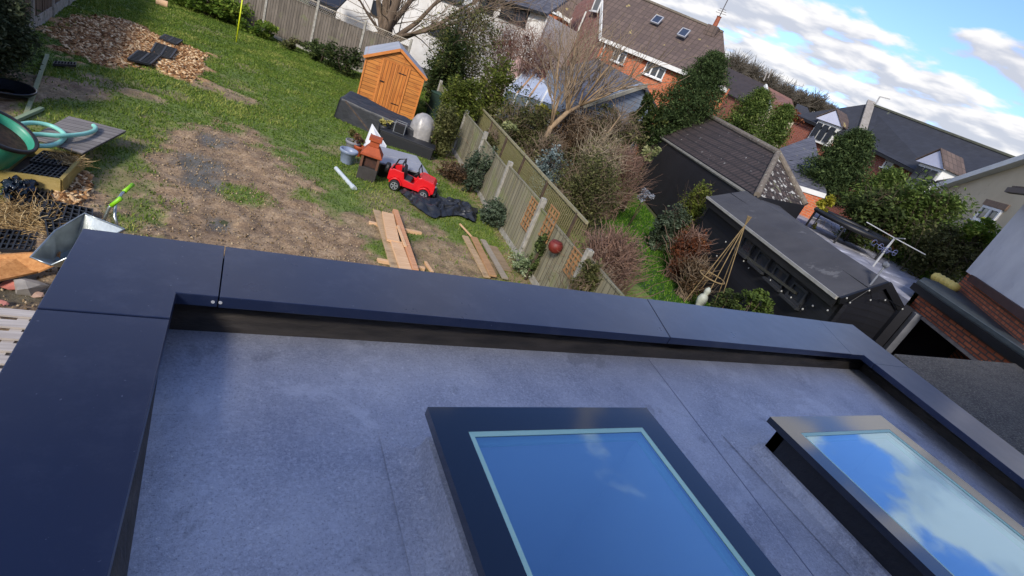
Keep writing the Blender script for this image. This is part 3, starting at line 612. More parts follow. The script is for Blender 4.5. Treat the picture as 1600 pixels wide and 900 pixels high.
# small orange lattice trellises hung on the fence
TRW = M('orange_wood', 'a87e54', '86623e', 7, .7)
for (px, py), lab, hh in (((822, 338), 'orange square lattice trellis on the fence above its middle concrete post', .55), ((862, 352), 'orange square lattice trellis on the fence panel just above the red ball', .55), ((902, 412), 'darkened lattice trellis low on the fence near the last concrete post', .42)):
    i = 4 if px < 850 else 5
    a_, b_ = rp[5] if px < 850 else rp[6], rp[6] if px < 850 else rp[7]
    pass
def on_fence(px, py, off=.03):
    best = None
    for i in range(len(rp)-1):
        a, b = rp[i], rp[i+1]; n_ = unit(np.cross(Z, b-a)); n_ = n_ if (EYE-a)@n_ > 0 else -n_
        q = PLN(px, py, a+n_*off, n_); t = (q-a)@unit(b-a)/np.linalg.norm(b-a)
        if 0 <= t <= 1: best = (q, unit(b-a), n_)
    return best
TREL = [((828, 335), 'orange square lattice trellis beside the middle concrete fence post, lawn side', .38, .62), ((858, 350), 'orange square lattice trellis on the fence panel above the red ball', .38, .62), ((896, 412), 'dull lattice trellis low on the fence beside the nearest concrete post', .34, .45)]
for (px, py), lab, w_, h_ in TREL:
    r_ = on_fence(px, py)
    if r_ is None: continue
    q, u, n_ = r_; tr_ = MB()
    for k in range(4): tr_.box(q+u*(k/3-.5)*w_, (.028, .018, h_), ax=(u, n_, Z))
    for k in range(6): tr_.box(q+Z*(k/5-.5)*h_+n_*.012, (w_+.05, .014, .028), ax=(u, n_, Z))
    prop(tr_.build('trellis', TRW), lab, 'trellis', 'lattice trellises on the fence')
q, u, n_ = on_fence(868, 385, .15)
rb = thing('wall_planter', 'round red hanging ball pot fixed to the green stained fence', 'planter', q)
prof = [(.01, -.13)]+[(.13*math.sin(a), -.13*math.cos(a)) for a in np.linspace(.25, 2.4, 9)]
MB().lathe(prof, q, 20).build('pot', M('red_glaze', '78281e', '581c16', 9, .55), rb, smooth=True); MB().lathe([(.10, .09), (.02, .085)], q, 16).build('soil', M('dark_soil', '1c1612'), rb)
# neighbour's low lattice fence beyond, with a pale top rail
na, nb_ = S(752, 165, 17.2), S(884, 312, 11.2); nf = thing('lattice_fence', 'thin slatted fence with pale top rail beyond the green stained fence', 'fence', (na[0], na[1], 0)); hz_ = .5*(na[2]+nb_[2]); na[2] = nb_[2] = hz_ = 1.62
na = G(752, 168, 1.5); nb_ = G(905, 335, 1.5); nb2 = nb_+unit(nb_-na)*.4; un = unit(nb2-na); nn = np.cross(Z, un)
MB().bar(na, nb2, .05, .05).build('top_rail', M('pale_rail', '9c9474', '7c7658', 6), nf)
for k in np.arange(0, np.linalg.norm(nb2-na), 1.8): MB().bar(na+un*k-Z*1.5, na+un*k, .06, .06, up=un).build('post', BARK, nf)
sl_ = MB(); LT = np.linalg.norm(nb2-na)
for k in np.arange(0, LT, .085): sl_.bar(na+un*k-Z*1.45+nn*.02, na+un*min(k+.12, LT)-Z*.03+nn*.02, .035, .012, up=nn)
sl_.build('slats', wood('slat_green', '8a8458', '64603c', 1, .9), nf)

# ------------------------------------------------------------------ garden shed
ORW = wood('shiplap_orange', 'dc9448', 'b86e2c', .7, .62, .125, stain=('96521e', 2.4, .56), bump=1.0)
ORV = wood('door_orange', 'd88c40', 'b46626', .7, .62, .11, stain=('925018', 2.4, .56), bump=.8, vert=True)
ORT = wood('trim_orange', 'd88c46', 'ba6e30', 1, .6)
Fz = 1.62; fl = G(574, 84, Fz); fr_ = G(664, 118, Fz); sw = np.linalg.norm(fr_-fl); us_ = unit(fr_-fl); ud_ = np.cross(Z, us_)
if ud_[1] < 0: ud_ = -ud_
fl[2] = fr_[2] = 0; SD = 2.3
apx = HT(628, 78, (fl+fr_)/2)
shed = thing('shed', 'orange timber garden shed with grey felt apex roof by the back fence', 'shed', (fl+fr_)/2)
za = max(Fz+.35, min(apx, Fz+.62)); c_ = (fl+fr_)/2
w = MB(); w.slab([fl, fr_, fr_+Z*Fz, c_+Z*za, fl+Z*Fz], ud_*.04); w.build('front_wall', ORW, shed)
w = MB(); w.slab([fl+ud_*SD, fr_+ud_*SD, fr_+ud_*SD+Z*Fz, c_+ud_*SD+Z*za, fl+ud_*SD+Z*Fz], -ud_*.04); w.build('back_wall', ORW, shed)
for p, s_ in ((fl, 1), (fr_, -1)):
    w = MB(); w.slab([p+ud_*.04, p+ud_*(SD-.04), p+ud_*(SD-.04)+Z*Fz, p+ud_*.04+Z*Fz], us_*.04*s_); w.build('side_wall', ORW, shed)
RFG = M('shed_felt', 'a8acb2', '858a92', 1.6, .85, bump=.5, bsc=120, bd=.003, stretch=(1, 6, 1))
for s_, p in ((-1, fl), (1, fr_)):
    e = p+us_*.10*s_+Z*(Fz-.085); t_ = c_+Z*(za+.015); w = MB()
    w.slab([e-ud_*.09, e+ud_*(SD+.09), t_+ud_*(SD+.09), t_-ud_*.09], Z*.025); w.build('roof', RFG, shed)
    MB().bar(e-ud_*.095-Z*.03, t_-ud_*.095-Z*.02, .02, .09).build('bargeboard', ORT, shed)
dr = MB(); dc = c_-ud_*.012; dw = sw*.42
door = MB().box(dc+Z*.86, (dw, .025, 1.58), ax=(us_, ud_, Z)).build('door', ORV, shed)
for s_ in (-1, 1): MB().box(dc+us_*s_*(dw/2+.035)+Z*.86-ud_*.012, (.06, .03, 1.62), ax=(us_, ud_, Z)).build('door_frame', ORT, door)
MB().box(dc+us_*.0+Z*.86-ud_*.012, (.05, .03, 1.58), ax=(us_, ud_, Z)).build('door_batten', ORT, door)
MB().box(dc-us_*(dw*.40)+Z*.95-ud_*.03, (.14, .02, .035), ax=(us_, ud_, Z)).build('latch', BLACK, door)
for zz_ in (.35, 1.4): MB().box(dc+us_*(dw*.3)+Z*zz_-ud_*.02, (.26, .008, .03), ax=(us_, ud_, Z)).build('hinge', BLACK, door)
for p in (fl, fr_): MB().box(p+Z*Fz/2-ud_*.012, (.05, .04, Fz), ax=(us_, ud_, Z)).build('corner_trim', ORT, shed)

# ------------------------------------------------------------------ things beside the shed
def cloth_box(name, label, cat, corners, h, mat, amp=.03, res=26, sub=None, hts=None):
    """a draped cover over a box: corners on the ground (4), heights of the four top corners"""
    C = [np.array(c) for c in corners]; hts = hts or [h]*4
    N = res; vs = []; fs = []
    def P(u, v): return (C[0]*(1-u)+C[1]*u)*(1-v)+(C[3]*(1-u)+C[2]*u)*v
    def Hh(u, v): return (hts[0]*(1-u)+hts[1]*u)*(1-v)+(hts[3]*(1-u)+hts[2]*u)*v
    ctr_ = P(.5, .5)
    X_, Y_ = np.meshgrid(np.linspace(-.28, 1.28, N*2), np.linspace(-.35, 1.35, N*2))
    for u, v in zip(X_.ravel(), Y_.ravel()):
        uc, vc = min(max(u, 0), 1), min(max(v, 0), 1); ou, ov = max(0, -u, u-1)/.28, max(0, -v, v-1)/.35; o_ = min(1, math.hypot(ou, ov)) if (ou and ov) else max(ou, ov)
        p = P(uc, vc).copy(); out = unit(p-ctr_+1e-6); n_ = (fbm(np.array([u*7.]), np.array([v*7.]), 3, 77)[0]-.5)
        fold = math.sin((u*11 if ov > ou else v*9)+4*n_)
        p = p+out*(.03+.10*o_*(.5+.5*fold)*amp*14+.04*o_); p[2] = Hh(uc, vc)*(1-o_)+.015*o_+amp*n_*1.6*(1-o_)+(.0 if o_ else -.02*math.sin(uc*3.14)*math.sin(vc*3.14)); vs.append(p)
    M_ = N*2
    for i in range(M_-1):
        for j in range(M_-1): fs.append((i*M_+j, i*M_+j+1, (i+1)*M_+j+1, (i+1)*M_+j))
    mb = MB().add(vs, fs)
    if sub is None: return prop(mb.build(name, mat, smooth=True), label, cat)
    return mb.build(name, mat, sub, smooth=True)
TARP = M('black_tarp', '1e2024', '2a2c31', 5, .48, bump=.35, bsc=16, bd=.02)
t0, t1 = G(526, 186), G(640, 232); tu = unit(t1-t0); tn = np.cross(Z, tu); tn = tn if tn[1] > 0 else -tn
th_ = HT(536, 138, t0+tn*.35)
cloth_box('garden_cover', 'dark grey tarpaulin draped over a long low box in front of the shed', 'tarpaulin', [t0, t0+tu*2.35, t0+tu*2.35+tn*.75, t0+tn*.75], .8, TARP, .035, hts=[.62, .56, .60, .78])
bb = G(650, 232, 0); bbh = HT(656, 174, bb)
bq = thing('covered_barbecue', 'domed barbecue under a crumpled silver cover beside the shed', 'barbecue', bb)
SIL = M('silver_cover', 'b0aca6', '8c8a88', 5, .38, bump=.6, bsc=9, bd=.03, metal=.15)
rr_ = .36; hh_ = min(1.15, max(.8, bbh)); prof = [(rr_*1.02, .02), (rr_*1.02, .15), (rr_*.96, .4), (rr_*.98, .58), (rr_*.92, hh_*.75), (rr_*.68, hh_*.90), (rr_*.36, hh_*.98), (.03, hh_)]
MB().lathe(prof, bb, 64, wob=.06).build('cover', SIL, bq, smooth=True)
RAT = brick('dark_rattan', '24262b', '1c1e23', '0c0d10', .03, .06, .006, .8, '18191c', .6, .2)
def aligned(a, b): u = unit((b-a)*V3(1, 1, 0)); n_ = np.cross(Z, u); return u, (n_ if n_[1] > 0 else -n_)
r0, r1 = G(590, 222), G(672, 252); ru, rn = aligned(r0, r1)
rt_ = thing('rattan_bench', 'long dark woven rattan bench box between the silver cover and the grey lid', 'bench', r0)
L_ = np.linalg.norm(r1-r0); c_ = r0+ru*L_/2+rn*.25
MB().box(c_+Z*.17, (L_, .55, .34), ax=(ru, rn, Z)).build('base', RAT, rt_, bevel=.02); MB().box(c_+Z*.355, (L_+.04, .58, .035), ax=(ru, rn, Z)).build('lid', RAT, rt_, bevel=.01)
yp = r0+rn*.45+ru*.02; pt = thing('plant_pot', 'dark pot holding a small yellow leaved plant behind the rattan bench', 'plant pot', yp+Z*.0)
MB().lathe([(.11, 0), (.15, .28), (.16, .42), (.13, .42), (.12, .38)], yp, 20).build('pot', BLACK, pt, smooth=True)
P, lv = crown_pts(yp+Z*.5, V3(.17, .17, .10), 260); fast_mesh('foliage', *leaves(P, .035, .5)[:2], leafm('yellow_leaf', '8a8434', 'c8be74', 'e4dca0'), pt, var=LV(P, lv))
cr = r0+rn*.4+ru*.45; ct = thing('wire_crate', 'small grey open framed crate standing on the rattan bench', 'crate', cr+Z*.375); ORG[ct.name] = cr+Z*.375; fm_ = MB(); w3 = (.3, .26, .3)
for i in (-1, 1):
    for j in (-1, 1):
        fm_.box(cr+ru*.15*i+rn*.13*j+Z*.52, (.018, .018, .3), ax=(ru, rn, Z)); fm_.box(cr+ru*.15*i+Z*(.52+.15*j), (.018, .28, .018), ax=(ru, rn, Z)); fm_.box(cr+rn*.13*i+Z*(.52+.15*j), (.32, .018, .018), ax=(ru, rn, Z))
fm_.build('frame', M('grey_metal', '8c9094', '74787c', 3, .5, metal=.4), ct); MB().box(cr+Z*.5, (.27, .23, .22), ax=(ru, rn, Z)).build('mesh_side', BLACK, ct)
# grey storage box lid
k0, k1, k2 = G(597, 250, .34), G(672, 272, .34), G(668, 242, .34); ku, kn = aligned(G(596, 226, .34), G(670, 246, .34))
ka = G(594, 254, .34)*V3(1, 1, 0); LK = np.linalg.norm(G(594, 254, .34)-G(672, 276, .34)); WK = np.linalg.norm(G(597, 224, .34)-G(594, 254, .34))*.80
kb = thing('storage_box', 'low black storage box with a flat pale grey lid behind the red toy car', 'storage box', ka)
GLID = M('grey_lid', '9a9ca2', '86888e', 1.5, .5)
MB().box(ka+ku*LK/2+kn*WK/2+Z*.15, (LK*.96, WK*.94, .30), ax=(ku, kn, Z)).build('box', BLACK, kb, bevel=.01)
for s_ in (0, 1): MB().box(ka+ku*LK/2+kn*WK*(.25+.5*s_)+Z*.325, (LK, WK*.485, .045), ax=(ku, kn, Z)).build('lid', GLID, kb, bevel=.008)
MB().box(ka+ku*LK/2+kn*WK*.5+Z*.318, (LK*.98, .02, .03), ax=(ku, kn, Z)).build('lid_hinge', M('red_strip', '9a6a70', '86585e'), kb)
# white board leaning
wb0, wb1 = G(566, 232), G(596, 246); bd_ = MB(); tp = G(572, 190, .95); bd_.slab([wb0, wb1+V3(.05, 0, 0), wb1+V3(.12, .35, .25), wb0+V3(.15, .3, .62)], V3(.01, -.02, .0))
prop(bd_.build('board', M('white_board', 'cfd0d2', 'b4b6ba', 2, .5)), 'white triangular offcut board leaning behind the clay chimney pot', 'board')
pl_ = MB(); pl_.bar(G(540, 158, .75), G(586, 216, .35), .03, .03); prop(pl_.build('pole', BARK), 'dark thin pole resting on the tarpaulin and the clay chimney pot', 'pole')

# clay chimney pot on a brick coloured base
ch = G(570, 283); cu, cn = aligned(G(550, 276), G(588, 288)); CW = .40
cp = thing('chiminea', 'square orange clay chiminea with open firebox standing on the grass', 'chiminea', ch)
CLAY = M('terracotta', 'a84e26', '8a3c1c', 6, .75, bump=.4, bsc=30); CLD = M('dark_base', '3c3836', '2e2a28', 6, .8)
c0 = ch+cn*CW*.5
MB().box(c0+Z*.15, (CW, CW, .30), ax=(cu, cn, Z)).build('base', CLD, cp, bevel=.01)
for i in (-1, 1):
    for j in (-1, 1): MB().box(c0+cu*i*(CW/2-.03)+cn*j*(CW/2-.03)+Z*.43, (.05, .05, .26), ax=(cu, cn, Z)).build('corner_post', M('brown_post', '6e4834', '553626'), cp)
MB().box(c0+cn*.03+Z*.42, (CW-.10, CW-.12, .22), ax=(cu, cn, Z)).build('firebox', M('soot', '2c1c16', '4a2c20', 9), cp)
def frust(mb, c, w0, w1, z0, z1):
    v = [c+cu*i*w0/2+cn*j*w0/2+Z*z0 for i, j in ((-1, -1), (1, -1), (1, 1), (-1, 1))]+[c+cu*i*w1/2+cn*j*w1/2+Z*z1 for i, j in ((-1, -1), (1, -1), (1, 1), (-1, 1))]
    mb.add(v, [(3, 2, 1, 0), (4, 5, 6, 7), (0, 1, 5, 4), (1, 2, 6, 5), (2, 3, 7, 6), (3, 0, 4, 7)]); return mb
frust(frust(MB(), c0, CW+.06, CW+.06, .56, .60), c0, CW+.04, .24, .60, .76).build('hood', CLAY, cp, bevel=.008)
frust(frust(MB(), c0, .20, .20, .76, .88), c0, .27, .27, .88, .96).build('chimney', CLAY, cp, bevel=.008)
# pots by the chimney
def pot(label, px, r, h, mat, plant=None, tiltv=Z):
    p = G(*px); t = thing('plant_pot', label, 'plant pot', p); MB().lathe([(r*.72, 0), (r*.92, h*.75), (r*1.08, h*.8), (r*1.08, h), (r*.92, h), (r*.86, h*.6)], p, 24, cap=False).build('pot', mat, t, smooth=True)
    MB().lathe([(r*.88, h*.66), (.01, h*.67)], p, 20).build('soil', M('dark_soil', '1c1612', '2a221a', 20), t)
    if plant:
        P, lv = crown_pts(p+Z*(h+.12), V3(r*1.2, r*1.2, .16), 350); fast_mesh('foliage', *leaves(P, .03, .4)[:2], plant, t, var=LV(P, lv))
BLU = M('blue_glaze', '8a96ac', '727e94', 6, .4)
pot('pale blue grey glazed pot standing empty on the grass left of the chiminea', (541, 254), .19, .32, BLU)
pot('grey pot with a straggly plant tucked behind the pale blue pot', (548, 238), .17, .30, M('grey_pot', '8c8c90', '74747a', 6, .6), leafm('straggle', '4c4a26', '7a7440', '9a8a60'))
pot('small brown clay pot with dry stems between the blue pot and the chiminea', (558, 243), .13, .26, CLAY, leafm('drystem', '5c3c2a', '84604a', 'a08068'))
pp = MB(); pa, pb = G(525, 263, .05), G(551, 292, .05); pp.tube([pa, pb], .045, 14); up2 = unit(pb-pa); pp.tube([pb-up2*.02, pb+up2*.10], .056, 14); prop(pp.build('drain_pipe', M('pipe_white', 'c4ccd0', 'a8b0b4', 4, .4), smooth=False), 'short pale grey drain pipe length lying on the grass', 'pipe')

# ------------------------------------------------------------------ red toy car
def toy_car():
    rw, fw_ = G(606, 294), G(664, 312)
    u, n_ = aligned(G(604, 291), G(655, 309)); L_ = 1.12; Wd = .62
    o = rw-u*.10; t = thing('toy_car', 'red ride-on toy jeep with black seat and roll bar on the grass', 'toy car', o)
    def p(x, y, z): return o+u*x+n_*y+Z*z
    RED = MT('red_plastic'); RED.col((.62, .012, .018)); RED.set(.28, 0, .5); RED = RED.m
    BK = M('black_plastic', '141416', '1c1c1e', 4, .55)
    side = [(.02, .20), (.02, .40), (.10, .46), (.34, .45), (.38, .30), (.60, .27), (.68, .44), (.74, .47), (1.02, .43), (1.08, .38), (1.08, .20), (1.02, .16), (.99, .25), (.93, .30), (.84, .30), (.77, .25), (.74, .14), (.36, .14), (.33, .24), (.27, .29), (.17, .29), (.10, .24), (.07, .18)]
    b = MB(); w = .05
    def side_slab(y): b.slab([p(x, y, z) for x, z in side], n_*w)
    side_slab(.03); side_slab(Wd-.03-w)
    b.slab([p(.68, .08, .43), p(.74, .08, .465), p(.74, Wd-.08, .465), p(.68, Wd-.08, .43)], -Z*.05)
    b.slab([p(.72, .08, .468), p(1.03, .10, .43), p(1.03, Wd-.10, .43), p(.72, Wd-.08, .468)], -Z*.06)
    b.slab([p(1.02, .08, .18), p(1.08, .08, .38), p(1.08, Wd-.08, .38), p(1.02, Wd-.08, .18)][::1], -u*.05)
    b.slab([p(1.03, .08, .43), p(1.08, .08, .38), p(1.08, Wd-.08, .38), p(1.03, Wd-.08, .43)], -Z*.03)
    b.slab([p(.02, .08, .20), p(.02, Wd-.08, .20), p(.02, Wd-.08, .42), p(.02, .08, .42)], u*.04)
    b.slab([p(.06, .08, .16), p(1.02, .08, .16), p(1.02, Wd-.08, .16), p(.06, Wd-.08, .16)], Z*.03)
    body = b.build('body', RED, t, bevel=.012)
    f = MB()
    for y in (.0, Wd-.07):
        for cx in (.22, .88):
            pts = [(cx+.155*math.cos(a), .13+.165*math.sin(a)) for a in np.linspace(2.95, .2, 9)]; pt2 = [(cx+.125*math.cos(a), .13+.135*math.sin(a)) for a in np.linspace(.2, 2.95, 9)]
            f.slab([p(x, y-.035 if y == 0 else y, z) for x, z in pts+pt2], n_*.11)
    f.build('wheel_arch', RED, t, bevel=.006)
    for cx in (.22, .88):
        for y, s_ in ((.0, 1), (Wd, -1)):
            c = p(cx, y-.02*s_, .125); wh = MB().lathe([(.02, -.055), (.105, -.055), (.125, -.03), (.125, .03), (.105, .055), (.02, .055)], c, 24, n_).build('wheel', BK, t, smooth=False, bevel=.004)
            h = MB(); oc = c-n_*.057*s_
            h.lathe([(.028, -.006), (.028, .006)], oc, 14, n_)
            for k in range(5):
                a = k*2*math.pi/5+.3; d = u*math.cos(a)+Z*math.sin(a); h.bar(oc, oc+d*.075, .022, .012, up=n_)
            h.lathe([(.072, -.006), (.082, -.006), (.082, .006), (.072, .006)], oc, 22, n_, cap=False); h.build('rim', M('rim_silver', 'c0c4c8', 'aab0b4', 3, .3, metal=.5), wh)
    s_ = MB(); s_.box(p(.44, Wd/2, .27), (.20, Wd-.2, .06), ax=(u, n_, Z)); s_.box(p(.34, Wd/2, .40), (.06, Wd-.2, .26), ax=(unit(u+Z*-.2), n_, unit(Z-u*-.2*-1))); s_.build('seat', BK, t, bevel=.02)
    r_ = MB(); 
    for y in (.07, Wd-.07): r_.tube([p(.30, y, .40), p(.27, y, .62), p(.12, y, .56), p(.07, y, .40)], .018, 8)
    r_.tube([p(.27, .07, .62), p(.27, Wd-.07, .62)], .02, 8); r_.build('roll_bar', BK, t, smooth=True)
    ws = MB()
    for y in (.07, Wd-.07): ws.tube([p(.70, y, .45), p(.63, y, .62)], .013, 8)
    ws.tube([p(.63, .07, .62), p(.63, Wd-.07, .62)], .013, 8); ws.build('windscreen_frame', BK, t, smooth=True)
    st = MB(); c = p(.60, Wd*.36, .47); ax_ = unit(u*-.8+Z*.5); a = n_; b_ = np.cross(ax_, a); st.tube([c+.075*(a*math.cos(q)+b_*math.sin(q)) for q in np.linspace(0, 6.283, 15)], .011, 6); st.tube([c, p(.68, Wd*.36, .42)], .012, 6); st.build('steering_wheel', BK, t, smooth=True)
    sp = MB(); sp.lathe([(.02, -.05), (.10, -.05), (.12, -.025), (.12, .025), (.10, .05), (.02, .05)], p(-.05, Wd/2, .36), 22, u); sp.build('spare_wheel', BK, t)
    for y in (.16, Wd-.16): MB().lathe([(.035, 0), (.03, .02)], p(1.08, y, .33), 14, u).build('headlight', M('lamp_clear', 'c8ccd0', 'b0b4b8', 3, .2), t)
    g = MB()
    for k in range(7): g.box(p(1.082, .22+.03*k, .31), (.006, .014, .09), ax=(u, n_, Z))
    g.build('grille', BK, t)
    MB().box(p(1.11, Wd/2, .19), (.06, Wd-.04, .06), ax=(u, n_, Z)).build('bumper', BK, t, bevel=.01)
toy_car()
# crumpled black sheet
def crumple(name, label, cat, pts, mat, amp=.12, n=34, seed=5, z=.03):
    P = [np.array(p) for p in pts]; vs = []; fs = []
    for i in range(n):
        v = i/(n-1)
        for j in range(n*2):
            u = j/(2*n-1); k = u*(len(P)//2-1); i0 = min(int(k), len(P)//2-2); f_ = k-i0
            A = P[i0]*(1-f_)+P[i0+1]*f_; Bq = P[len(P)-1-i0]*(1-f_)+P[len(P)-2-i0]*f_; q = A*(1-v)+Bq*v
            nz = fbm(np.array([u*6+3.]), np.array([v*2.6+seed*1.]), 3, seed)[0]; rdg = 1-abs(2*nz-1); e = min(v, 1-v, u*2, (1-u)*2)*6
            q = q+V3((fbm(np.array([u*8.]), np.array([v*8.]), 2, 9)[0]-.5)*.16, (fbm(np.array([u*8.]), np.array([v*8.]), 2, 12)[0]-.5)*.16, 0)
            q[2] = z+amp*rdg**2*min(1, .25+e*.75)+.02*nz; vs.append(q)
    M_ = 2*n
    for i in range(n-1):
        for j in range(M_-1): fs.append((i*M_+j, i*M_+j+1, (i+1)*M_+j+1, (i+1)*M_+j))
    return prop(MB().add(vs, fs).build(name, mat, smooth=True), label, cat)
SHEET = M('sheet_black', '26292e', '1c1e22', 4, .42, bump=.3, bsc=20)
crumple('plastic_sheet', 'crumpled black plastic sheet lying on the grass in front of the red toy car', 'plastic sheet', [G(622, 302), G(668, 303), G(705, 318), G(745, 330), G(740, 350), G(708, 340), G(672, 342), G(640, 320)], SHEET, .17)

# ------------------------------------------------------------------ timber
PALE = wood('fresh_timber', 'e0bc94', 'c49a70', .8, .7, stain=('b4865c', 2.5, .6)); OLDT = wood('older_timber', 'c0a684', '9c8260', .8, .8, stain=('7a664c', 3, .55)); GRYT = wood('silver_timber', 'a89c8a', '847a6a', .8, .85)
def plank(label, a, b, w_, t_, z, mat, group=None, z2=None, name='plank', cat='plank'):
    a = G(*a, z); b = G(*b, z if z2 is None else z2); mb = MB().bar(a-Z*t_/2, b-Z*t_/2, w_, t_); return prop(mb.build(name, mat, bevel=.003), label, cat, group)
g1 = 'loose timber boards on the lawn by the roof edge'
plank('square pale bearer under the far end of the left board stack', (577, 346), (659, 363), .07, .06, .07, PALE, g1)
plank('square pale bearer under the near end of the left board stack', (590, 404), (664, 418), .07, .06, .07, PALE, g1)
plank('longest bottom board on the left edge of the left board stack', (589, 328), (621, 428), .14, .035, .11, OLDT, g1)
plank('wide short board lying on top at the far end of the left stack', (606, 332), (615, 376), .22, .04, .17, PALE, g1)
plank('wide knotty board on top at the near end of the left stack', (619, 376), (636, 425), .20, .04, .16, PALE, g1)
plank('reddish narrow joist on the right edge of the left stack', (618, 327), (650, 421), .10, .07, .18, wood('reddish_timber', 'd4a078', 'b88058', .8, .7), g1)
plank('thin splintered batten wedged inside the left stack', (622, 352), (634, 384), .05, .03, .20, PALE, g1)
plank('small pale batten stub lying right of the left stack', (665, 408), (676, 424), .05, .04, .05, PALE, g1)
plank('weathered tan board forming the left edge of the right stack', (727, 368), (762, 432), .13, .035, .08, OLDT, g1)
plank('light brown board second from left in the right stack', (741, 370), (771, 430), .14, .035, .13, wood('brown_timber', 'b89068', '96724e', .8, .8), g1)
plank('greyish board third from left in the right stack', (755, 374), (790, 434), .12, .035, .10, GRYT, g1)
plank('short grey brown board at the right of the right stack', (770, 384), (793, 422), .20, .03, .06, wood('dull_timber', '9a8468', '7a6850', .8, .85), g1)
plank('thin long stick poking out of the right board stack', (719, 349), (742, 374), .03, .03, .10, PALE, g1)

# ------------------------------------------------------------------ left side of the garden
GRIDM = M('grid_plastic', '17191d', '22252a', 5, .5)
gid = 'black plastic ground reinforcement grids'
def grid_tile(label, quad, nx, ny, h=.045, z=.06, name='ground_grid', group=gid, q3=False, bw=.014):
    Q = [G(*p, z+h) if not q3 else np.array(p) for p in quad]; Q = [q-Z*h for q in Q]; mb = MB()
    def P(u, v): return (Q[0]*(1-u)+Q[1]*u)*(1-v)+(Q[3]*(1-u)+Q[2]*u)*v
    for i in range(nx+1): mb.bar(P(i/nx, 0)+Z*h/2, P(i/nx, 1)+Z*h/2, bw, h)
    for j in range(ny+1): mb.bar(P(0, j/ny)+Z*(h/2-.002), P(1, j/ny)+Z*(h/2-.002), bw, h)
    mb.slab([P(0, 0)+Z*.002, P(1, 0)+Z*.002, P(1, 1)+Z*.002, P(0, 1)+Z*.002], Z*.004)
    return prop(mb.build(name, GRIDM), label, 'ground grid', group)
grid_tile('ribbed black grid at the left end of the three on the wood chips', [(200, 91), (235, 99), (250, 86), (216, 78)], 2, 8, .05, .10, bw=.035)
grid_tile('ribbed black grid in the middle of the three on the wood chips', [(236, 80), (266, 90), (276, 76), (244, 66)], 2, 8, .05, .10, bw=.035)
grid_tile('smallest farthest black grid on the wood chips', [(250, 58), (276, 68), (285, 62), (258, 53)], 2, 7, .05, .10, bw=.035)
grid_tile('thin black grid strip half sunk in the grass below the wood chips', [(83, 99), (118, 101), (119, 97), (86, 95)], 7, 1)
GA = thing('raised_bed', 'square raised bed of pale timber boards beside the green tub', 'raised bed', G(95, 292))
zb = .22; A_, B_, C_ = G(95, 280, zb), G(130, 242, zb), G(-8, 265, zb); D_ = C_+(B_-A_)
BEDW = wood('bed_timber', 'a8924e', '86743c', .8, .8, stain=('b09a60', 2, .5))
for a, b in ((C_, A_), (A_, B_), (B_, D_), (D_, C_)): MB().bar(a-Z*zb/2, b-Z*zb/2, .045, zb).build('side_board', BEDW, GA, bevel=.004)
MB().slab([x-Z*(zb-.05) for x in (A_, B_, D_, C_)], Z*.02).build('bed_soil', M('bed_soil', '3a2c20', '241a14', 14), GA)
def bq_(u, v, z): return C_*(1-u)*(1-v)+A_*u*(1-v)+B_*u*v+D_*(1-u)*v+Z*z
grid_tile('black cell grid lying at the front inside the raised bed', [bq_(.30, .06, -.03), bq_(.93, .06, -.03), bq_(.97, .52, -.03), bq_(.36, .52, -.03)], 8, 5, .05, q3=True)
grid_tile('black cell grid lying at the back inside the raised bed', [bq_(.30, .50, -.01), bq_(.75, .50, -.01), bq_(.78, .95, -.01), bq_(.33, .95, -.01)], 6, 5, .05, q3=True)
straw = leafm('straw', '6a5434', 'a88a5c', 'd4bc8c', trans=0)
def straw_heap(label, px, n, r, z=.02, ln_=.25):
    c = G(*px, z); st = c+RNG.normal(size=(n, 3))*V3(r, r, .02)*.5; d = rdir(n); d[:, 2] = np.abs(d[:, 2])*.25; d /= np.linalg.norm(d, axis=1)[:, None]
    LL, RR = strands(st, d, ln_, .0035, 5, .25, .06, .8); LL[:, :, 2] = np.maximum(LL[:, :, 2], z+.005); Vv, Ff = tubes(LL, RR, 3); fast_mesh('straw', Vv, Ff, straw, var=np.repeat(RNG.random(n), 15), label=label, cat='straw', kind='stuff')
straw_heap('tuft of dry straw stems inside the raised bed', (108, 250), 200, .16, .2, .16)
straw_heap('heap of dry brown straw and stems beside the black grids', (26, 340), 1300, .42, .03, .22)
# weathered board over the bed
zt_ = .30; bp = [G(108, 181, zt_), G(197, 204, zt_), G(129, 239, zt_), G(46, 214, zt_)]
lidb = thing('timber_board', 'weathered grey plywood board resting across the raised bed', 'board', bp[2])
MB().slab(bp, -Z*.03).build('panel', wood('grey_planks', '9c9690', '6e6864', 1, .85, .14), lidb, bevel=.003)
# tub: tilted green barrel
TG = MT('tub_green'); TG.col(TG.ramp(TG.noise(TG.co(), 5, 5), [(.3, '3c9c80'), (.7, '328670')])); TG.set(.42); TG = TG.m
tc_ = S(14, 214, 7.6); ax_ = unit(V3(.40, .16, .62)); tc_ = G(20, 226, .62)
tub = thing('tub', 'tipped green plastic tub with dark rim at the left edge', 'tub', tc_*V3(1, 1, 0))
rt0 = .36; prof = [(rt0*.66, -.58), (rt0*.80, -.40), (rt0*.84, -.38), (rt0*.94, -.10), (rt0*.96, -.05), (rt0*1.0, -.03), (rt0*1.02, 0), (rt0*.97, .0), (rt0*.93, -.06), (rt0*.70, -.52), (.01, -.54)]
tcl = G(0, 200, .72); ax_ = unit(RT*.62+UP*.70-unit(ray(0, 200))*.22)
MB().lathe(prof, tcl, 40, ax_, cap=False).build('tub_body', TG, tub, smooth=True)
MB().lathe([(rt0*1.03, -.035), (rt0*1.05, -.03), (rt0*1.05, .012), (rt0*.96, .014), (rt0*.94, -.01)], tcl, 40, ax_, cap=False).build('rim', BLACK, tub, smooth=True)
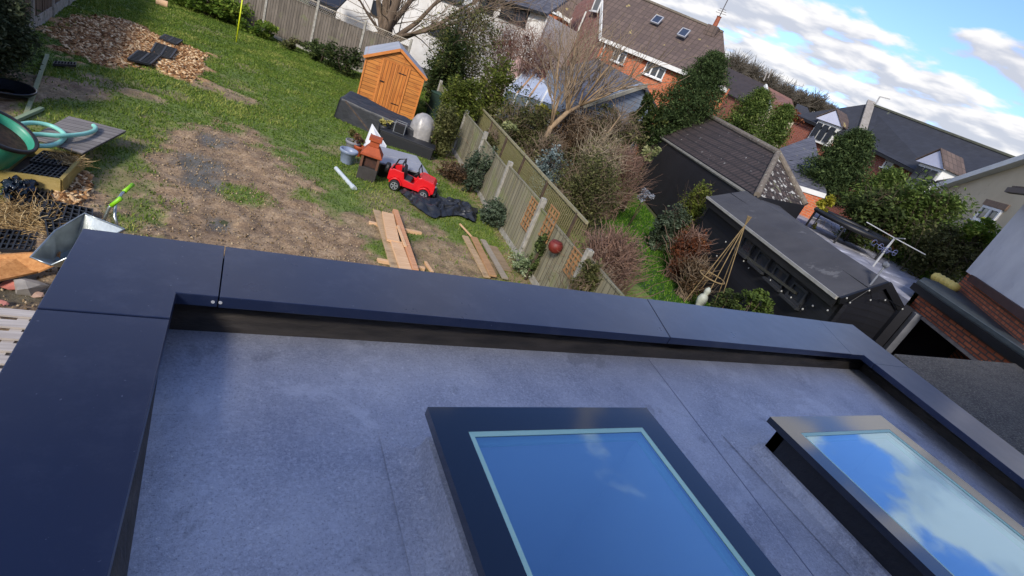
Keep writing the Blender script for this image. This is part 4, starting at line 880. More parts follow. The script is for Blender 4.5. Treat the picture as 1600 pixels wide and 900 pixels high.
MB().lathe([(rt0*.90, -.12), (.01, -.10)], tcl, 30, ax_).build('contents', M('compost', '5c4430', '3a2a1e', 18, .95, bump=1, bsc=30), tub)
HOSE = M('hose_mint', '8ccfbe', '7abfae', 4, .38)
def hose(label, pts, r=.03):
    P = [G(x, y, z) for x, y, z in pts]; out = []
    for i in range(len(P)-1):
        p0, p1, p2, p3 = P[max(i-1, 0)], P[i], P[i+1], P[min(i+2, len(P)-1)]
        for t in np.linspace(0, 1, 9)[:-1]: out.append(.5*((2*p1)+(-p0+p2)*t+(2*p0-5*p1+4*p2-p3)*t*t+(-p0+3*p1-3*p2+p3)*t**3))
    out.append(P[-1]); prop(MB().tube(out, r, 12).build('hose', HOSE, smooth=True), label, 'hose')
hose('mint green hose loop lying over the grey board, curling back under itself', [(22, 196, .42), (50, 192, .40), (78, 196, .38), (97, 206, .36), (101, 214, .34), (92, 223, .34), (74, 228, .36), (50, 227, .42)])
hose('straighter mint green hose with a hooked end on the grey board', [(28, 210, .48), (60, 210, .42), (100, 212, .41), (132, 209, .37), (147, 204, .35), (149, 199, .35), (146, 196, .35)])
# rails and disc on the far left
plank('pale green timber rail lying on the grass beyond the grey board', (74, 84), (40, 179), .06, .05, .08, wood('green_rail', '9aa07c', '7c8464', .8, .85), name='timber_rail', cat='rail')
plank('short pale green timber rail crossing behind the tub', (66, 167), (8, 192), .06, .05, .10, wood('green_rail_short', '8ca07e', '74846a', .8, .85), name='timber_rail', cat='rail')
dc_ = G(10, 143, .1); dt = thing('round_tray', 'shallow round black tray lying near the left hedge', 'tray', dc_*V3(1, 1, 0))
MB().lathe([(.10, 0), (.27, .02), (.34, .09), (.37, .10), (.37, .07), (.28, -.02), (.1, -.03)], dc_, 40, cap=False).build('tray', M('gloss_black', '15171c', '101216', 3, .2), dt, smooth=True)
# grids by the extension corner
grid_tile('black cell grid leaning flat nearest the wheelbarrow, upper of the pair', [(61, 338), (143, 350), (145, 326), (75, 312)], 7, 4, .05)
grid_tile('black cell grid just below the one beside the wheelbarrow', [(76, 372), (146, 370), (147, 342), (70, 340)], 7, 4, .05, .05)
grid_tile('black cell grid at the left edge below the straw heap', [(-20, 386), (46, 391), (58, 362), (-6, 357)], 7, 4, .05, .02)
grid_tile('black cell grid partly covered by the dark plastic bag', [(8, 318), (66, 322), (84, 292), (30, 288)], 7, 4, .05, .02)
crumple('plastic_bag', 'glossy dark blue plastic bag lying on grids below the raised bed', 'plastic bag', [G(2, 308, .1), G(25, 304, .1), G(45, 300, .1), G(62, 290, .1), G(50, 283, .1), G(30, 282, .1), G(18, 284, .1), G(8, 290, .1)], M('bag', '26303c', '1a222c', 4, .2), .12, 22, 8, .08)
OSB = M('osb', 'c68e54', 'a46c38', 30, .8, bump=.3, bsc=60)
ob = MB(); z_ = .12; ob.slab([G(-70, 402, z_), G(40, 394, z_+.1), G(95, 393, z_+.18), G(92, 410, z_+.12), G(60, 424, z_), G(0, 437, z_), G(-70, 450, z_)], -Z*.02); prop(ob.build('chipboard', OSB), 'orange brown chipboard offcut lying left of the wheelbarrow', 'board')
# rubble
def stone(label, px, r, mat, seed):
    rg = np.random.default_rng(seed); n = 60; d = rg.normal(size=(n, 3)); d /= np.linalg.norm(d, axis=1)[:, None]; c = G(*px, r*.3)
    import bmesh
    bm = bmesh.new(); [bm.verts.new(c+q*V3(r, r*.8, r*.5)*(.8+.3*rg.random())) for q in d[:18]]; bmesh.ops.convex_hull(bm, input=bm.verts); me = bpy.data.meshes.new('rubble'); bm.to_mesh(me); bm.free(); me.materials.append(mat); o = bpy.data.objects.new('rubble', me); COL.objects.link(o); ORG[o.name] = V3(0, 0, 0); prop(o, label, 'rubble')
stone('pink brick fragment on the wet mud at the left edge', (18, 446), .09, M('pink_brick', 'c47868', 'a45c4c', 8), 1)
stone('pale grey slab fragment on the mud between the pink pieces', (46, 450), .16, M('slab_grey', '98928a', '7a746c', 8), 2)
stone('small pink brick chip lowest at the left edge', (2, 474), .06, M('pink_chip', 'c88476', 'a86454', 8), 3)
stone('tan stone chip on the mud right of the grey slab fragment', (58, 460), .06, M('tan_chip', 'a88a78', '8a6e5e', 8), 4)
# pallet of pale slats beside the wall
pal = thing('pallet', 'weathered white slatted pallet lying at the lower left corner', 'pallet', G(20, 540))
pa0, pa1 = G(52, 492, .14), G(-60, 482, .14); pu = unit(pa1-pa0); pv = unit((G(10, 565, .14)-pa0)*V3(1, 1, 0)); pv = unit(pv-pu*(pu@pv))
PALW = wood('pallet_wood', 'c2bab0', '9a9088', .8, .85)
for k in range(6): MB().bar(pa0+pu*-.06+pv*.16*k+Z*.0, pa0+pu*1.2+pv*.16*k, .10, .02).build('slat', PALW, pal)
for k in (.05, .6, 1.1): MB().bar(pa0+pu*k-Z*.06+pv*-.05, pa0+pu*k-Z*.06+pv*.86, .08, .09).build('bearer', PALW, pal)
# wheelbarrow: galvanised pan, tubular frame, lime grips
GAL = M('galvanised', 'b4bab8', '949a98', 7, .30, metal=.85, bump=.1, bsc=30)
wc = G(128, 392, .3)*V3(1, 1, 0); wbt = thing('wheelbarrow', 'galvanised wheelbarrow with lime green grips behind the roof corner', 'wheelbarrow', wc)
nose = G(64, 411, .40); rearL = G(140, 350, .58); rearR = G(186, 352, .58); sideL = G(118, 366, .60)
wu = unit((rearR*.5+rearL*.5-nose)*V3(1, 1, 0)); wv_ = np.cross(Z, wu); RB = (rearL+rearR)/2; LW = np.linalg.norm((RB-nose)*V3(1, 1, 0)); nb0 = V3(nose[0], nose[1], 0)
def wp(x, y, z): return nb0+wu*x+wv_*y+Z*z
rim_ = [wp(0, -.10, .42), wp(LW*.5, -.20, .54), wp(LW, -.22, .62), wp(LW, .22, .62), wp(LW*.5, .20, .54), wp(0, .10, .42)]; flo = [wp(.28, -.14, .26), wp(LW*.5, -.18, .26), wp(LW*.78, -.18, .28), wp(LW*.78, .18, .28), wp(LW*.5, .18, .26), wp(.28, .14, .26)]
tb = MB(); tb.add(rim_+flo, [(i, (i+1) % 6, 6+(i+1) % 6, 6+i) for i in range(6)]+[(6, 7, 8, 9, 10, 11)]); po = tb.build('pan', GAL, wbt); so_ = po.modifiers.new('thick', 'SOLIDIFY'); so_.thickness = .006; bv = po.modifiers.new('round', 'BEVEL'); bv.width = .06; bv.segments = 5; po.data.polygons.foreach_set('use_smooth', [True]*len(po.data.polygons))
MB().tube(rim_+[rim_[0]], .010, 8).build('pan_rim', GAL, wbt, smooth=True)
HANDLES = [((143, 352, .56), (168, 326, .66), (170, 314, .74), (180, 318, .80)), ((186, 356, .56), (179, 340, .64), (183, 316, .78), (197, 297, .86))]
LIME = M('lime_grip', '8fd01c', '7cbc14', 4, .45)
h1 = [G(186, 360, .5), G(179, 338, .62), G(181, 318, .72), G(190, 303, .80), G(196, 298, .82)]
h2 = [G(160, 352, .5), G(165, 338, .62), G(171, 324, .72), G(176, 320, .76)]
for h_ in (h1, h2):
    MB().tube(h_, .016, 10).build('handle', GAL, wbt, smooth=True); e = h_[-1]; d = unit(h_[-1]-h_[-2])
    MB().tube([e-d*.02, e+d*.04, e+d*.13], [.024, .021, .024], 10).build('grip', LIME, wbt, smooth=True)
for y in (-.2, .2): MB().tube([wp(LW*.55, y, .27), wp(LW*.62, y*1.2, .02), wp(LW*.8, y*1.2, .02), wp(LW*.85, y, .30)], .014, 8).build('leg', GAL, wbt, smooth=True)
whl = MB().lathe([(.05, -.04), (.15, -.04), (.19, -.02), (.19, .02), (.15, .04), (.05, .04)], wp(.45, 0, .19), 28, wv_).build('wheel', BLACK, wbt); MB().lathe([(.02, -.045), (.10, -.02), (.10, .02), (.02, .045)], wp(.45, 0, .19), 20, wv_).build('rim', LIME, whl)
# yellow pole, log, grass hockey stub
yp_ = G(369, 66); yt = HT(382, -12, yp_); ypo = MB().tube([yp_, V3(yp_[0]+.02, yp_[1], yt)], .022, 8); prop(ypo.build('pole', M('yellow_pole', 'd8e020', 'c4cc18', 3, .5), smooth=True), 'thin bright yellow pole standing upright on the far lawn', 'pole')
lg = MB().tube([G(244, 2, .12), G(262, 8, .12)], .13, 14); prop(lg.build('log', PALE), 'cut pale log lying at the foot of the back hedge', 'log')
# bin and grey panel beside shed
gb = G(676, 188); gu, gn = aligned(G(660, 180), G(690, 195))
bn = thing('compost_bin', 'dark green bin standing in the gap between shed and fence', 'bin', gb); frb = MB(); frb.box(gb+Z*.5, (.5, .5, 1.0), ax=(gu, gn, Z)); frb.build('body', M('bin_green', '22382f', '1a2c25', 4, .5), bn, bevel=.03); MB().box(gb+Z*1.03, (.56, .56, .07), ax=(gu, gn, Z)).build('lid', M('bin_lid', '2c4a3e', '22382f', 4, .5), bn, bevel=.02)

# ================================================================== neighbouring buildings
def down(p, z=0.): return V3(p[0], p[1], z)
def wall_q(parent, a, b, mat, zb=0., name='wall', t=.2, top=None, label=None):
    """vertical wall under the line a-b (extra top points optional), thickened away from the viewer"""
    pts = [down(a, zb), down(b, zb), b]+(top or [])+[a]; n_ = unit(np.cross(unit((b-a)*V3(1, 1, 0)), Z)); n_ = n_ if (EYE-a)@n_ < 0 else -n_
    MB().slab(pts, n_*t).build(name, mat, parent, label=label); return n_
WINW = WHITE
def window_on(parent, corners, p, n_, lights=2, frame=None, sill=True, bar=.055, out=.03, transom=False, arch=None):
    """corners: photo sightings of the four corners; p, n_: wall point and normal away from viewer"""
    frame = frame or WINW; Q = [PLN(x, y, p, n_) for x, y in corners]; c = sum(Q)/4; u = unit(np.cross(n_, Z)); u = u if u@(Q[1]-Q[0]) > 0 else -u
    w_ = abs(((Q[1]-Q[0])@u+(Q[2]-Q[3])@u)/2); h_ = abs(((Q[0]-Q[3])[2]+(Q[1]-Q[2])[2])/2); c = c-n_*out
    fr = MB(); A = (u, n_, Z)
    fr.box(c+Z*(h_/2-bar/2), (w_, .07, bar), ax=A); fr.box(c-Z*(h_/2-bar/2), (w_, .07, bar), ax=A)
    for s_ in (-1, 1): fr.box(c+u*s_*(w_/2-bar/2), (bar, .07, h_-2*bar), ax=A)
    for k in range(1, lights): fr.box(c+u*w_*(k/lights-.5), (bar*1.3, .066, h_-2*bar), ax=A)
    if transom: fr.box(c+Z*h_*.18+u*(w_*(.5-.5/lights)), (w_/lights-bar, .06, bar*.8), ax=A)
    f = fr.build('window', frame, parent)
    MB().box(c+n_*.015, (w_-bar*1.4, .012, h_-bar*1.4), ax=A).build('pane', GLASSD, f)
    if sill: MB().box(c-Z*(h_/2+.03)-n_*.04, (w_+.12, .14, .05), ax=A).build('sill', frame, f)
    if arch: MB().box(c+Z*(h_/2+.11)-n_*-.01, (w_+.22, .08, .20), ax=A).build('lintel', arch, f)
    return f, c, u, w_, h_
ORB = brick('orange_brick', 'd66e3c', 'bc5a30', 'b08a70', dirtamt=.15); PUB = brick('purple_shade_brick', '8a4c40', '74403a', 'a08c84', dirtamt=.25); REB = brick('red_brick', '9a4630', '843a28', '8c7468', dirtamt=.25)  # purplish tone puts the shade of the side faces into the brick colour
OLB = brick('old_brick', 'd47448', 'a85434', '5a4a40', dirtamt=.4, bump=.8, msz=.016, moss=('55583a', 2.0, .66))
BRT = tiles('brown_tiles', '685850', '524540', .36, .27, moss=[('9a8a5a', 1.6, .66)], gap='3c342c', msz=.03, bump=.9); SLT = tiles('slate_dark', '34373f', '2a2c33', .22, .26, moss=[('5a5e50', 2., .70)], gap='24262c', msz=.010)
GST = tiles('slate_grey', '62636c', '4c4d56', .26, .30, moss=[('7c7a68', 3., .64)], gap='26262c', msz=.02)
PAN = tiles('pantiles', '4a3e3a', '342b28', .33, .24, moss=[('b8b8b0', 5.5, .665), ('4e4a34', 1.3, .68)], gap='080606', msz=.05, bump=1.6)
PANL = tiles('pantiles_lichen', '54463e', '38302a', .24, .20, moss=[('b0aea6', 5., .56), ('6a6a50', 1.6, .58)], gap='0c0a0a', msz=.035, bump=1.6)
RIDG = M('ridge_tile', '7c7266', '5c544a', 8, .9, bump=.5, bsc=20, spots=('9c9c8c', 9, .6))
FASC = M('white_fascia', 'e2e2de', 'cfcfcb', 2, .5)
def roof_q(parent, pts, mat, t=.12, name='roof', label=None):
    nn = np.cross(pts[1]-pts[0], pts[2]-pts[1]); nn = unit(nn); nn = nn if nn[2] > 0 else -nn
    return MB().slab(pts, -nn*t).build(name, mat, parent, label=label)

# --- orange brick house with brown tiled roof
E1, E2 = S(945, 60, 31), S(1140, 139, 28.6); zE = (E1[2]+E2[2])/2; R1, R2 = S(945, -27, 34.6), S(1130, 50, 32.2)
hA = thing('house', 'orange brick house with brown tiled roof, two roof windows and two white windows', 'house', down((E1+E2)/2))
nA = wall_q(hA, E1, E2, ORB, name='front_wall')
dR = unit((E2-E1)*V3(1, 1, 0)); BK1, BK2 = E1+nA*8.0+Z*0, E2+nA*8.0
GL = S(872, 30, 38.5)
gw = MB(); gn = unit(np.cross(unit((GL-E1)*V3(1, 1, 0)), Z)); gn = gn if (EYE-E1)@gn < 0 else -gn
gw.slab([down(E1), E1-Z*.05, R1-Z*.08, GL, down(GL)], gn*.25); gw.build('gable_wall', PUB, hA, label='purplish brick gable wall with its shade put into the colour')
ov = -unit(E1*V3(1, 1, 0)-EYE*V3(1, 1, 0))*.0
roof_q(hA, [E1+dR*-.12-nA*.25-Z*.08, E2-nA*.25-Z*.08, R2, R1-dR*.12], BRT, .14)
roof_q(hA, [R1-dR*.12, R2, R2+nA*5-Z*3.2, R1+nA*5-Z*3.2], BRT, .14)
MB().bar(R1, R2, .22, .10).build('ridge', RIDG, hA)
MB().bar(E1-nA*.30-Z*.12-dR*.1, E2-nA*.30-Z*.12, .06, .20).build('fascia', FASC, hA); MB().bar(E1-dR*.15-nA*.27-Z*.06, R1-dR*.15, .05, .26).build('bargeboard', FASC, hA)
window_on(hA, [(965, 72), (984, 80), (972.5, 102), (954, 92)], E1, nA, 2, transom=True); window_on(hA, [(1015, 92), (1045, 103), (1034, 126), (1004, 114)], E1, nA, 3, transom=True)
MB().tube([E1-nA*.12+dR*.25-Z*.2, down(E1)-nA*.12+dR*.25], .05, 8).build('downpipe', FASC, hA)
rn_ = unit(np.cross(E2-E1, R1-E1)); rn_ = rn_ if rn_[2] > 0 else -rn_
for px, py in ((1026.5, 32.5), (1068, 53)):
    d = ray(px, py); t_ = ((E1-EYE)@rn_)/(d@rn_); q = EYE+d*t_; us2 = unit(np.cross(rn_, dR)); f = MB(); A = (dR, us2, rn_)
    for a, s_ in ((dR*.22, (.05, .62, .08)), (-dR*.22, (.05, .62, .08)), (us2*.28, (.5, .05, .08)), (-us2*.28, (.5, .05, .08))): f.box(q+a+rn_*.07, s_, ax=A)
    ff = f.build('roof_window', M('grey_surround', 'a8aab0', '94969c', 3, .5), hA); MB().box(q+rn_*.08, (.38, .5, .03), ax=A).build('pane', M('sky_pane', '3c4658', '323a4a', 2, .15), ff)
cq = S(1114, 46, 32.0); MB().box(cq-Z*.1, (.6, .5, .5), ax=(dR, nA, Z)).build('chimney', BRT, hA); MB().lathe([(.13, .1), (.11, .6), (.14, .65)], cq, 14).build('chimney_pot', M('pot_clay', 'a0583c', '84442c'), hA)
ae = MB(); top = S(1137, 0, 32.0); ae.tube([cq+Z*.3, top], .025, 6)
for k, w_ in ((.55, .5), (.62, .4), (.69, .3)): m_ = cq*(1-k)+top*k; ae.bar(m_-dR*w_*.6, m_+dR*w_*.6, .02, .02)
ae.build('aerial', M('aerial_metal', '6a625c', '544e4a', 3, .5, metal=.5), hA)
# gable wall window and soil pipe
QG = E1; u_g = unit((GL-E1)*V3(1, 1, 0))
f_, c_, u2, w2, h2 = window_on(hA, [(934, -14), (944, -10), (936, 20), (927, 17)], E1, gn, 1, sill=True)
MB().tube([PLN(916, 18, E1-gn*.1, gn), PLN(888, 84, E1-gn*.1, gn)], .05, 8).build('soil_pipe', FASC, hA)
# --- second brown roofed brick house behind the white wall
p0, p1 = S(852, 8, 42), S(892, 35, 36.5); hB = thing('house', 'brick house with brown roof and white bargeboards, left of the purplish gable', 'house', down(p1))
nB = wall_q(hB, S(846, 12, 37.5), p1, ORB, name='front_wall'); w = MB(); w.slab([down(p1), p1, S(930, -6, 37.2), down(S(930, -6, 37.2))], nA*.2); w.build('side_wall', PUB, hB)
roof_q(hB, [S(842, 2, 36.9), p1+Z*.05, S(926, -5, 37.0), S(885, -40, 40)], BRT, .14); MB().bar(p1-nB*.1, S(927, -6, 36.9), .06, .2).build('bargeboard', FASC, hB); MB().bar(p1-nB*.1, S(870, 19, 36.4), .06, .2).build('fascia', FASC, hB)
# --- grey clad garage with slate roof
Ap = S(1005, 131, 21.5); Lf = S(906, 163, 19.0); Rt = S(1024, 168, 22.4); gar = thing('outbuilding', 'grey clad gable outbuilding with slate roof in front of the orange brick house', 'outbuilding', down(Lf))
CLAD = wood('grey_cladding', '8e98a6', '7c8694', .4, .7, .15, gap='3a4048', bump=1.)
ng = unit(np.cross(unit((Rt-Lf)*V3(1, 1, 0)), Z)); ng = ng if (EYE-Lf)@ng < 0 else -ng; MB().slab([down(Lf), down(Rt), Rt, Ap, Lf], ng*.15).build('gable_wall', CLAD, gar)
bk = S(934, 92, 26.5)-Ap; bk[2] = 0; bk2 = S(857, 110, 23.5); 
roof_q(gar, [Lf-ng*.15, Ap-ng*.15, S(934, 92, 26.5), bk2], GST, .12); roof_q(gar, [Ap-ng*.15, Rt-ng*.15, Rt+bk, Ap+bk], GST, .12)
MB().bar(Lf-ng*.2, Ap-ng*.2, .05, .14).build('bargeboard', M('beige_board', 'a8a494', '8e8a7c', 3, .6), gar); wall_q(gar, bk2, Lf, CLAD, name='side_wall')
# --- white rendered houses at the top
REN = M('white_render', 'dcdad6', 'cac6c0', 1.4, .85, bump=.2, bsc=80, spots=('b4aea6', 2, .62)); BLKF = M('black_frame', '1c1e22', '141518', 3, .4)
w0, w1 = S(520, -60, 40), S(722, 6, 37); hW = thing('house', 'white rendered house behind the bare willow at the top of the picture', 'house', down(w0))
nW = wall_q(hW, w0, w1, REN); sdw = MB(); sdw.slab([down(w1), w1, w1+nW*7, down(w1)+nW*7], V3(-.1, 0, 0)); sdw.build('side_wall', REN, hW)
window_on(hW, [(676, 33), (706, 45), (700, 62), (669, 52)], w0, nW, 2, BLKF); window_on(hW, [(585, 2), (612, 10), (604, 30), (577, 22)], w0, nW, 2, BLKF)
roof_q(hW, [w0-nW*.3, w1-nW*.3, w1+nW*3.5+Z*2.4, w0+nW*3.5+Z*2.4], SLT)
q0, q1 = S(486, -4, 36), S(524, 12, 35); dk_ = thing('outbuilding', 'dark pitched roof just above the lattice of the back fence', 'outbuilding', down(q0)); wall_q(dk_, q0, q1, BLKF); roof_q(dk_, [q0-nW*.2-Z*.3, q1-nW*.2-Z*.3, q1+nW*2+Z*1.2, q0+nW*2+Z*1.2], M('navy_roof', '1e2634', '161c28', 3, .6), .1)
v0, v1 = S(742, -12, 33), S(858, 24, 30.5); hV = thing('house', 'white rendered house with wide black framed window beside the brick gable', 'house', down(v0)); nV = wall_q(hV, v0, v1, REN); MB().slab([down(v1), v1, v1+nV*6, down(v1)+nV*6], V3(-.1, 0, 0)).build('side_wall', REN, hV)
window_on(hV, [(787, 4), (829, 17), (821, 41), (781, 25)], v0, nV, 2, BLKF, bar=.10); window_on(hV, [(752, -6), (776, 2), (772, 22), (747, 14)], v0, nV, 2, BLKF, bar=.10)
roof_q(hV, [v0-nV*.3, v1-nV*.3, v1+nV*3+Z*2.2, v0+nV*3+Z*2.2], GST); MB().bar(v0-nV*.35-Z*.05, v1-nV*.35-Z*.05, .12, .12).build('gutter', BLKF, hV)
# --- glazed lean-to with pale frames
cvn = thing('conservatory', 'small glazed lean-to with pale frame below the brick gable', 'conservatory', down(S(850, 160, 22)))
a0, a1, a2, a3 = S(790, 140, 23.2), S(868, 164, 20.8), S(880, 128, 23.6), S(826, 106, 25.5)
MB().slab([a0, a1, a2, a3], -Z*.02).build('roof', M('frost_glass', 'b8c4d8', 'a0aec6', 2, .25), cvn); MB().slab([down(a0), down(a1), a1-Z*.05, a0-Z*.05], V3(.02, .04, 0)).build('wall', M('pale_glass', '6c7c88', '566470', 2, .2), cvn)
for k in np.linspace(0, 1, 5): MB().bar(a0*(1-k)+a1*k+Z*.02, a3*(1-k)+a2*k+Z*.02, .07, .05).build('rafter', M('tan_frame', 'b49070', '9a785a') if k in (.25, .5) else FASC, cvn)
for k in np.linspace(0, 1, 5): q = a0*(1-k)+a1*k; MB().bar(down(q), q, .06, .06, up=V3(1, 0, 0)).build('frame', FASC, cvn)
sh_ = thing('awning', 'pinkish canvas awning over the patio beside the glazed lean-to', 'awning', down(S(812, 120, 25))); MB().slab([S(797, 108, 25.5), S(812, 84, 27), S(828, 112, 26), S(815, 134, 24.4)], -Z*.03).build('canvas', M('pink_canvas', 'd8b8a8', 'c4a090', 3, .8), sh_); MB().bar(down(S(812, 120, 25)), S(812, 120, 25.1), .05, .05, up=V3(1, 0, 0)).build('pole', FASC, sh_)

# --- dark outbuilding with mossy pantiles
DKW = M('black_boards', '1c1d24', '13141a', 2, .7, bump=.4, bsc=12)
B1, B2, B3 = S(1030, 209, 25), S(1182, 306, 15.8), S(1258, 321, 18.2); BR1, BR2 = S(1092, 173, 27.6), S(1215, 240, 18.9)
ob_ = thing('outbuilding', 'long black walled outbuilding with mossy dark pantile roof', 'outbuilding', down(B1))
wall_q(ob_, B1, B2, DKW, name='front_wall'); wall_q(ob_, B2, B3, DKW, name='end_wall'); MB().slab([down(B1), B1, BR1, down(BR1)], V3(.1, .1, 0)).build('side_wall', DKW, ob_)
roof_q(ob_, [B1-Z*.02, B2-Z*.02, BR2, BR1], PAN, .10); roof_q(ob_, [B2, B3, BR2], PANL, .10, label='hipped end thick with pale lichen'); roof_q(ob_, [B3, BR2, BR1, BR1+(B3-BR2)], PAN, .1)
rdg = MB(); rdg.tube([BR1+Z*.02, BR2+Z*.02], .11, 10); rdg.build('ridge', RIDG, ob_)
for a in (B2, B3): MB().tube([a+Z*.03, BR2+Z*.04], .09, 10).build('hip_tiles', RIDG, ob_)
MB().tube([B1+Z*.03, BR1+Z*.04], .07, 10).build('verge', RIDG, ob_); MB().tube([B1-Z*.10, B2-Z*.10], .06, 8).build('gutter', M('grey_gutter', '8a8880', '6c6a62', 6, .8), ob_)
C1, C2, C3, C4 = S(1218, 232, 24), S(1240, 287, 20.5), S(1292, 303, 20.5), S(1272, 212, 27); oc2 = thing('outbuilding', 'small brown tiled outbuilding with white fascia behind the mossy pantile roof', 'outbuilding', down(C2))
roof_q(oc2, [C2, C3, C4, C1], GST); wall_q(oc2, C2-Z*.1, C3-Z*.1, ORB); MB().bar(C2-Z*.08, C3-Z*.08, .08, .16).build('fascia', FASC, oc2)

# --- black summerhouse with felt roof
zs = 2.1; F1, F2 = G(1107, 307, zs), G(1311, 464, zs); FR1, FR2 = S(1165, 298, 16.2), S(1387, 439, 11.15); FB1, FB2 = S(1206, 312, 17.6), S(1407, 476, 11.7)
smh = thing('summerhouse', 'long black timber summerhouse with grey felt roof and dark windows', 'summerhouse', down(F1))
FROOF = M('grey_felt', '48484b', '38383c', 1.5, .85, bump=.7, bsc=90, bd=.004, spots=('5c5c5e', 2, .62))
fd = unit((F2-F1)*V3(1, 1, 0)); fn = unit(np.cross(fd, Z)); fn = fn if (EYE-F1)@fn < 0 else -fn
SB = wood('summer_boards', '1a1c24', '12131a', .5, .65, .13, gap='060608', bump=1.)
MB().slab([down(F1)+fn*.18, down(F2)+fn*.18, F2+fn*.18-Z*.1, F1+fn*.18-Z*.1], fn*.08).build('front_wall', SB, smh)
MB().slab([down(F2)+fn*.18, down(FB2), FB2-Z*.12, FR2-Z*.14, F2+fn*.18-Z*.10], -fd*.08).build('gable_wall', SB, smh)
MB().slab([down(F1)+fn*.18, down(FB1), FB1-Z*.12, FR1-Z*.14, F1+fn*.18-Z*.10], fd*.08).build('gable_wall', SB, smh)
roof_q(smh, [F1, F2, FR2, FR1], FROOF, .05); roof_q(smh, [FR1, FR2, FB2, FB1], FROOF, .05)
mid1, mid2 = (F1*.42+FR1*.58), (F2*.42+FR2*.58); MB().bar(mid1+Z*.006, mid2+Z*.006, .015, .012).build('felt_lap', BLACK, smh)
MB().bar(F1-fn*.03-Z*.03, F2-fn*.03-Z*.03, .05, .06).build('edge_trim', M('grey_edge', 'a4a29a', '8c8a84', 6, .6), smh); MB().bar(F1-fn*.0-Z*.13, F2-fn*.0-Z*.13, .03, .16).build('fascia', BLACK, smh)
for a, b in ((F2, FR2), (FR2, FB2)): MB().bar(a+fd*.05-Z*.05, b+fd*.05-Z*.05, .04, .13).build('bargeboard', BLACK, smh)
pF = F1+fn*.18
for k, (c4) in enumerate([[(1166, 366), (1182, 380), (1172, 404), (1157, 390)], [(1190, 388), (1208, 404), (1197, 428), (1181, 411)], [(1216, 412), (1236, 430), (1224, 455), (1206, 437)], [(1244, 438), (1266, 458), (1252, 482), (1232, 464)]]):
    window_on(smh, c4, pF, fn, 1, M('dark_sash', '2e3034', '24262a', 4, .6), bar=.05)
MB().bar(PLN(1156, 394, pF-fn*.05, fn), PLN(1244, 458, pF-fn*.05, fn), .08, .05).build('ledge', M('mossy_ledge', '3c3c34', '2e2e28', 5), smh)
st = thing('string_lights', 'string of small white bulbs along the black summerhouse wall', 'string lights', down(F2)); BUL = M('bulb', 'a8a8a4', '949490', 3, .3); pts = []
for x, y in ((1120, 400), (1134, 378), (1147, 398), (1162, 408), (1170, 419), (1190, 427), (1204, 438), (1221, 455), (1236, 465), (1254, 483), (1270, 478)):
    q = PLN(x, y, pF-fn*.06, fn); pts.append(q)
    MB().lathe([(.002, -.024), (.017, -.012), (.02, 0), (.014, .016), (.002, .024)], q, 10).build('bulb', BUL, st, smooth=True)
gN = unit(np.cross(unit((FB2-F2)*V3(1, 1, 0)), Z)); gN = gN if (EYE-F2)@gN < 0 else -gN
for x, y in ((1323, 466), (1328, 473), (1358, 454), (1360, 469), (1383, 469), (1410, 483), (1293, 485)):
    q = PLN(x, y, F2-gN*.08, gN); pts.append(q)
    MB().lathe([(.002, -.02), (.013, -.01), (.016, 0), (.012, .012), (.002, .02)], q, 10).build('bulb', BUL, st, smooth=True)
MB().tube([p+Z*.03 for p in pts[:11]], .006, 5).build('cable', BLACK, st); MB().tube([p+Z*.03 for p in pts[11:17]], .006, 5).build('cable', BLACK, st)
lp_ = MB(); a = S(1352, 455, 10.9); b = S(1384, 414, 11.05); lp_.tube([a, b], .018, 8); lp_.lathe([(.03, -.05), (.07, 0), (.03, .05)], b, 12, unit(V3(.5, -.6, .2))); prop(lp_.build('lamp_post', M('grey_lamp', '6c7078', '565a60', 3, .5)), 'slim grey pole with small round head rising at the summerhouse gable', 'pole')
# --- low grey sheet roof beyond the summerhouse
H1, H2, H3, H4 = G(1204, 316, 2.3), G(1265, 322, 2.3), G(1446, 432, 2.3), G(1420, 470, 2.3)
H5 = FB1+(FB2-FB1)*.02; fl_ = thing('outbuilding', 'low flat roof of worn pale grey sheets between summerhouse and conifers', 'outbuilding', down(H1)); SHT = M('worn_sheet', 'a4a4ac', '74747c', 1.2, .7, bump=.4, bsc=20, stretch=(1, 3, 1), spots=('c8c8ce', 1.1, .60))
H2b = S(1275, 318, 20); MB().slab([H1, H2, H3, H4], -Z*.12).build('roof', SHT, fl_); wall_q(fl_, H4-Z*.12, H1-Z*.12, DKW); MB().bar(H2+Z*.03, H3+Z*.03, .14, .08).build('kerb', M('moss_kerb', '6e7260', '565a4a', 6), fl_)
sk_ = MB(); q0_, q1_ = G(1240, 330, 2.32), G(1292, 348, 2.32); sk_.slab([q0_, q1_, q1_+V3(.35, .05, 0), q0_+V3(.35, .05, 0)], Z*.03); sk_.build('skylight_strip', M('strip_white', 'd2d4dc', 'bcc0ca', 3, .3), fl_)

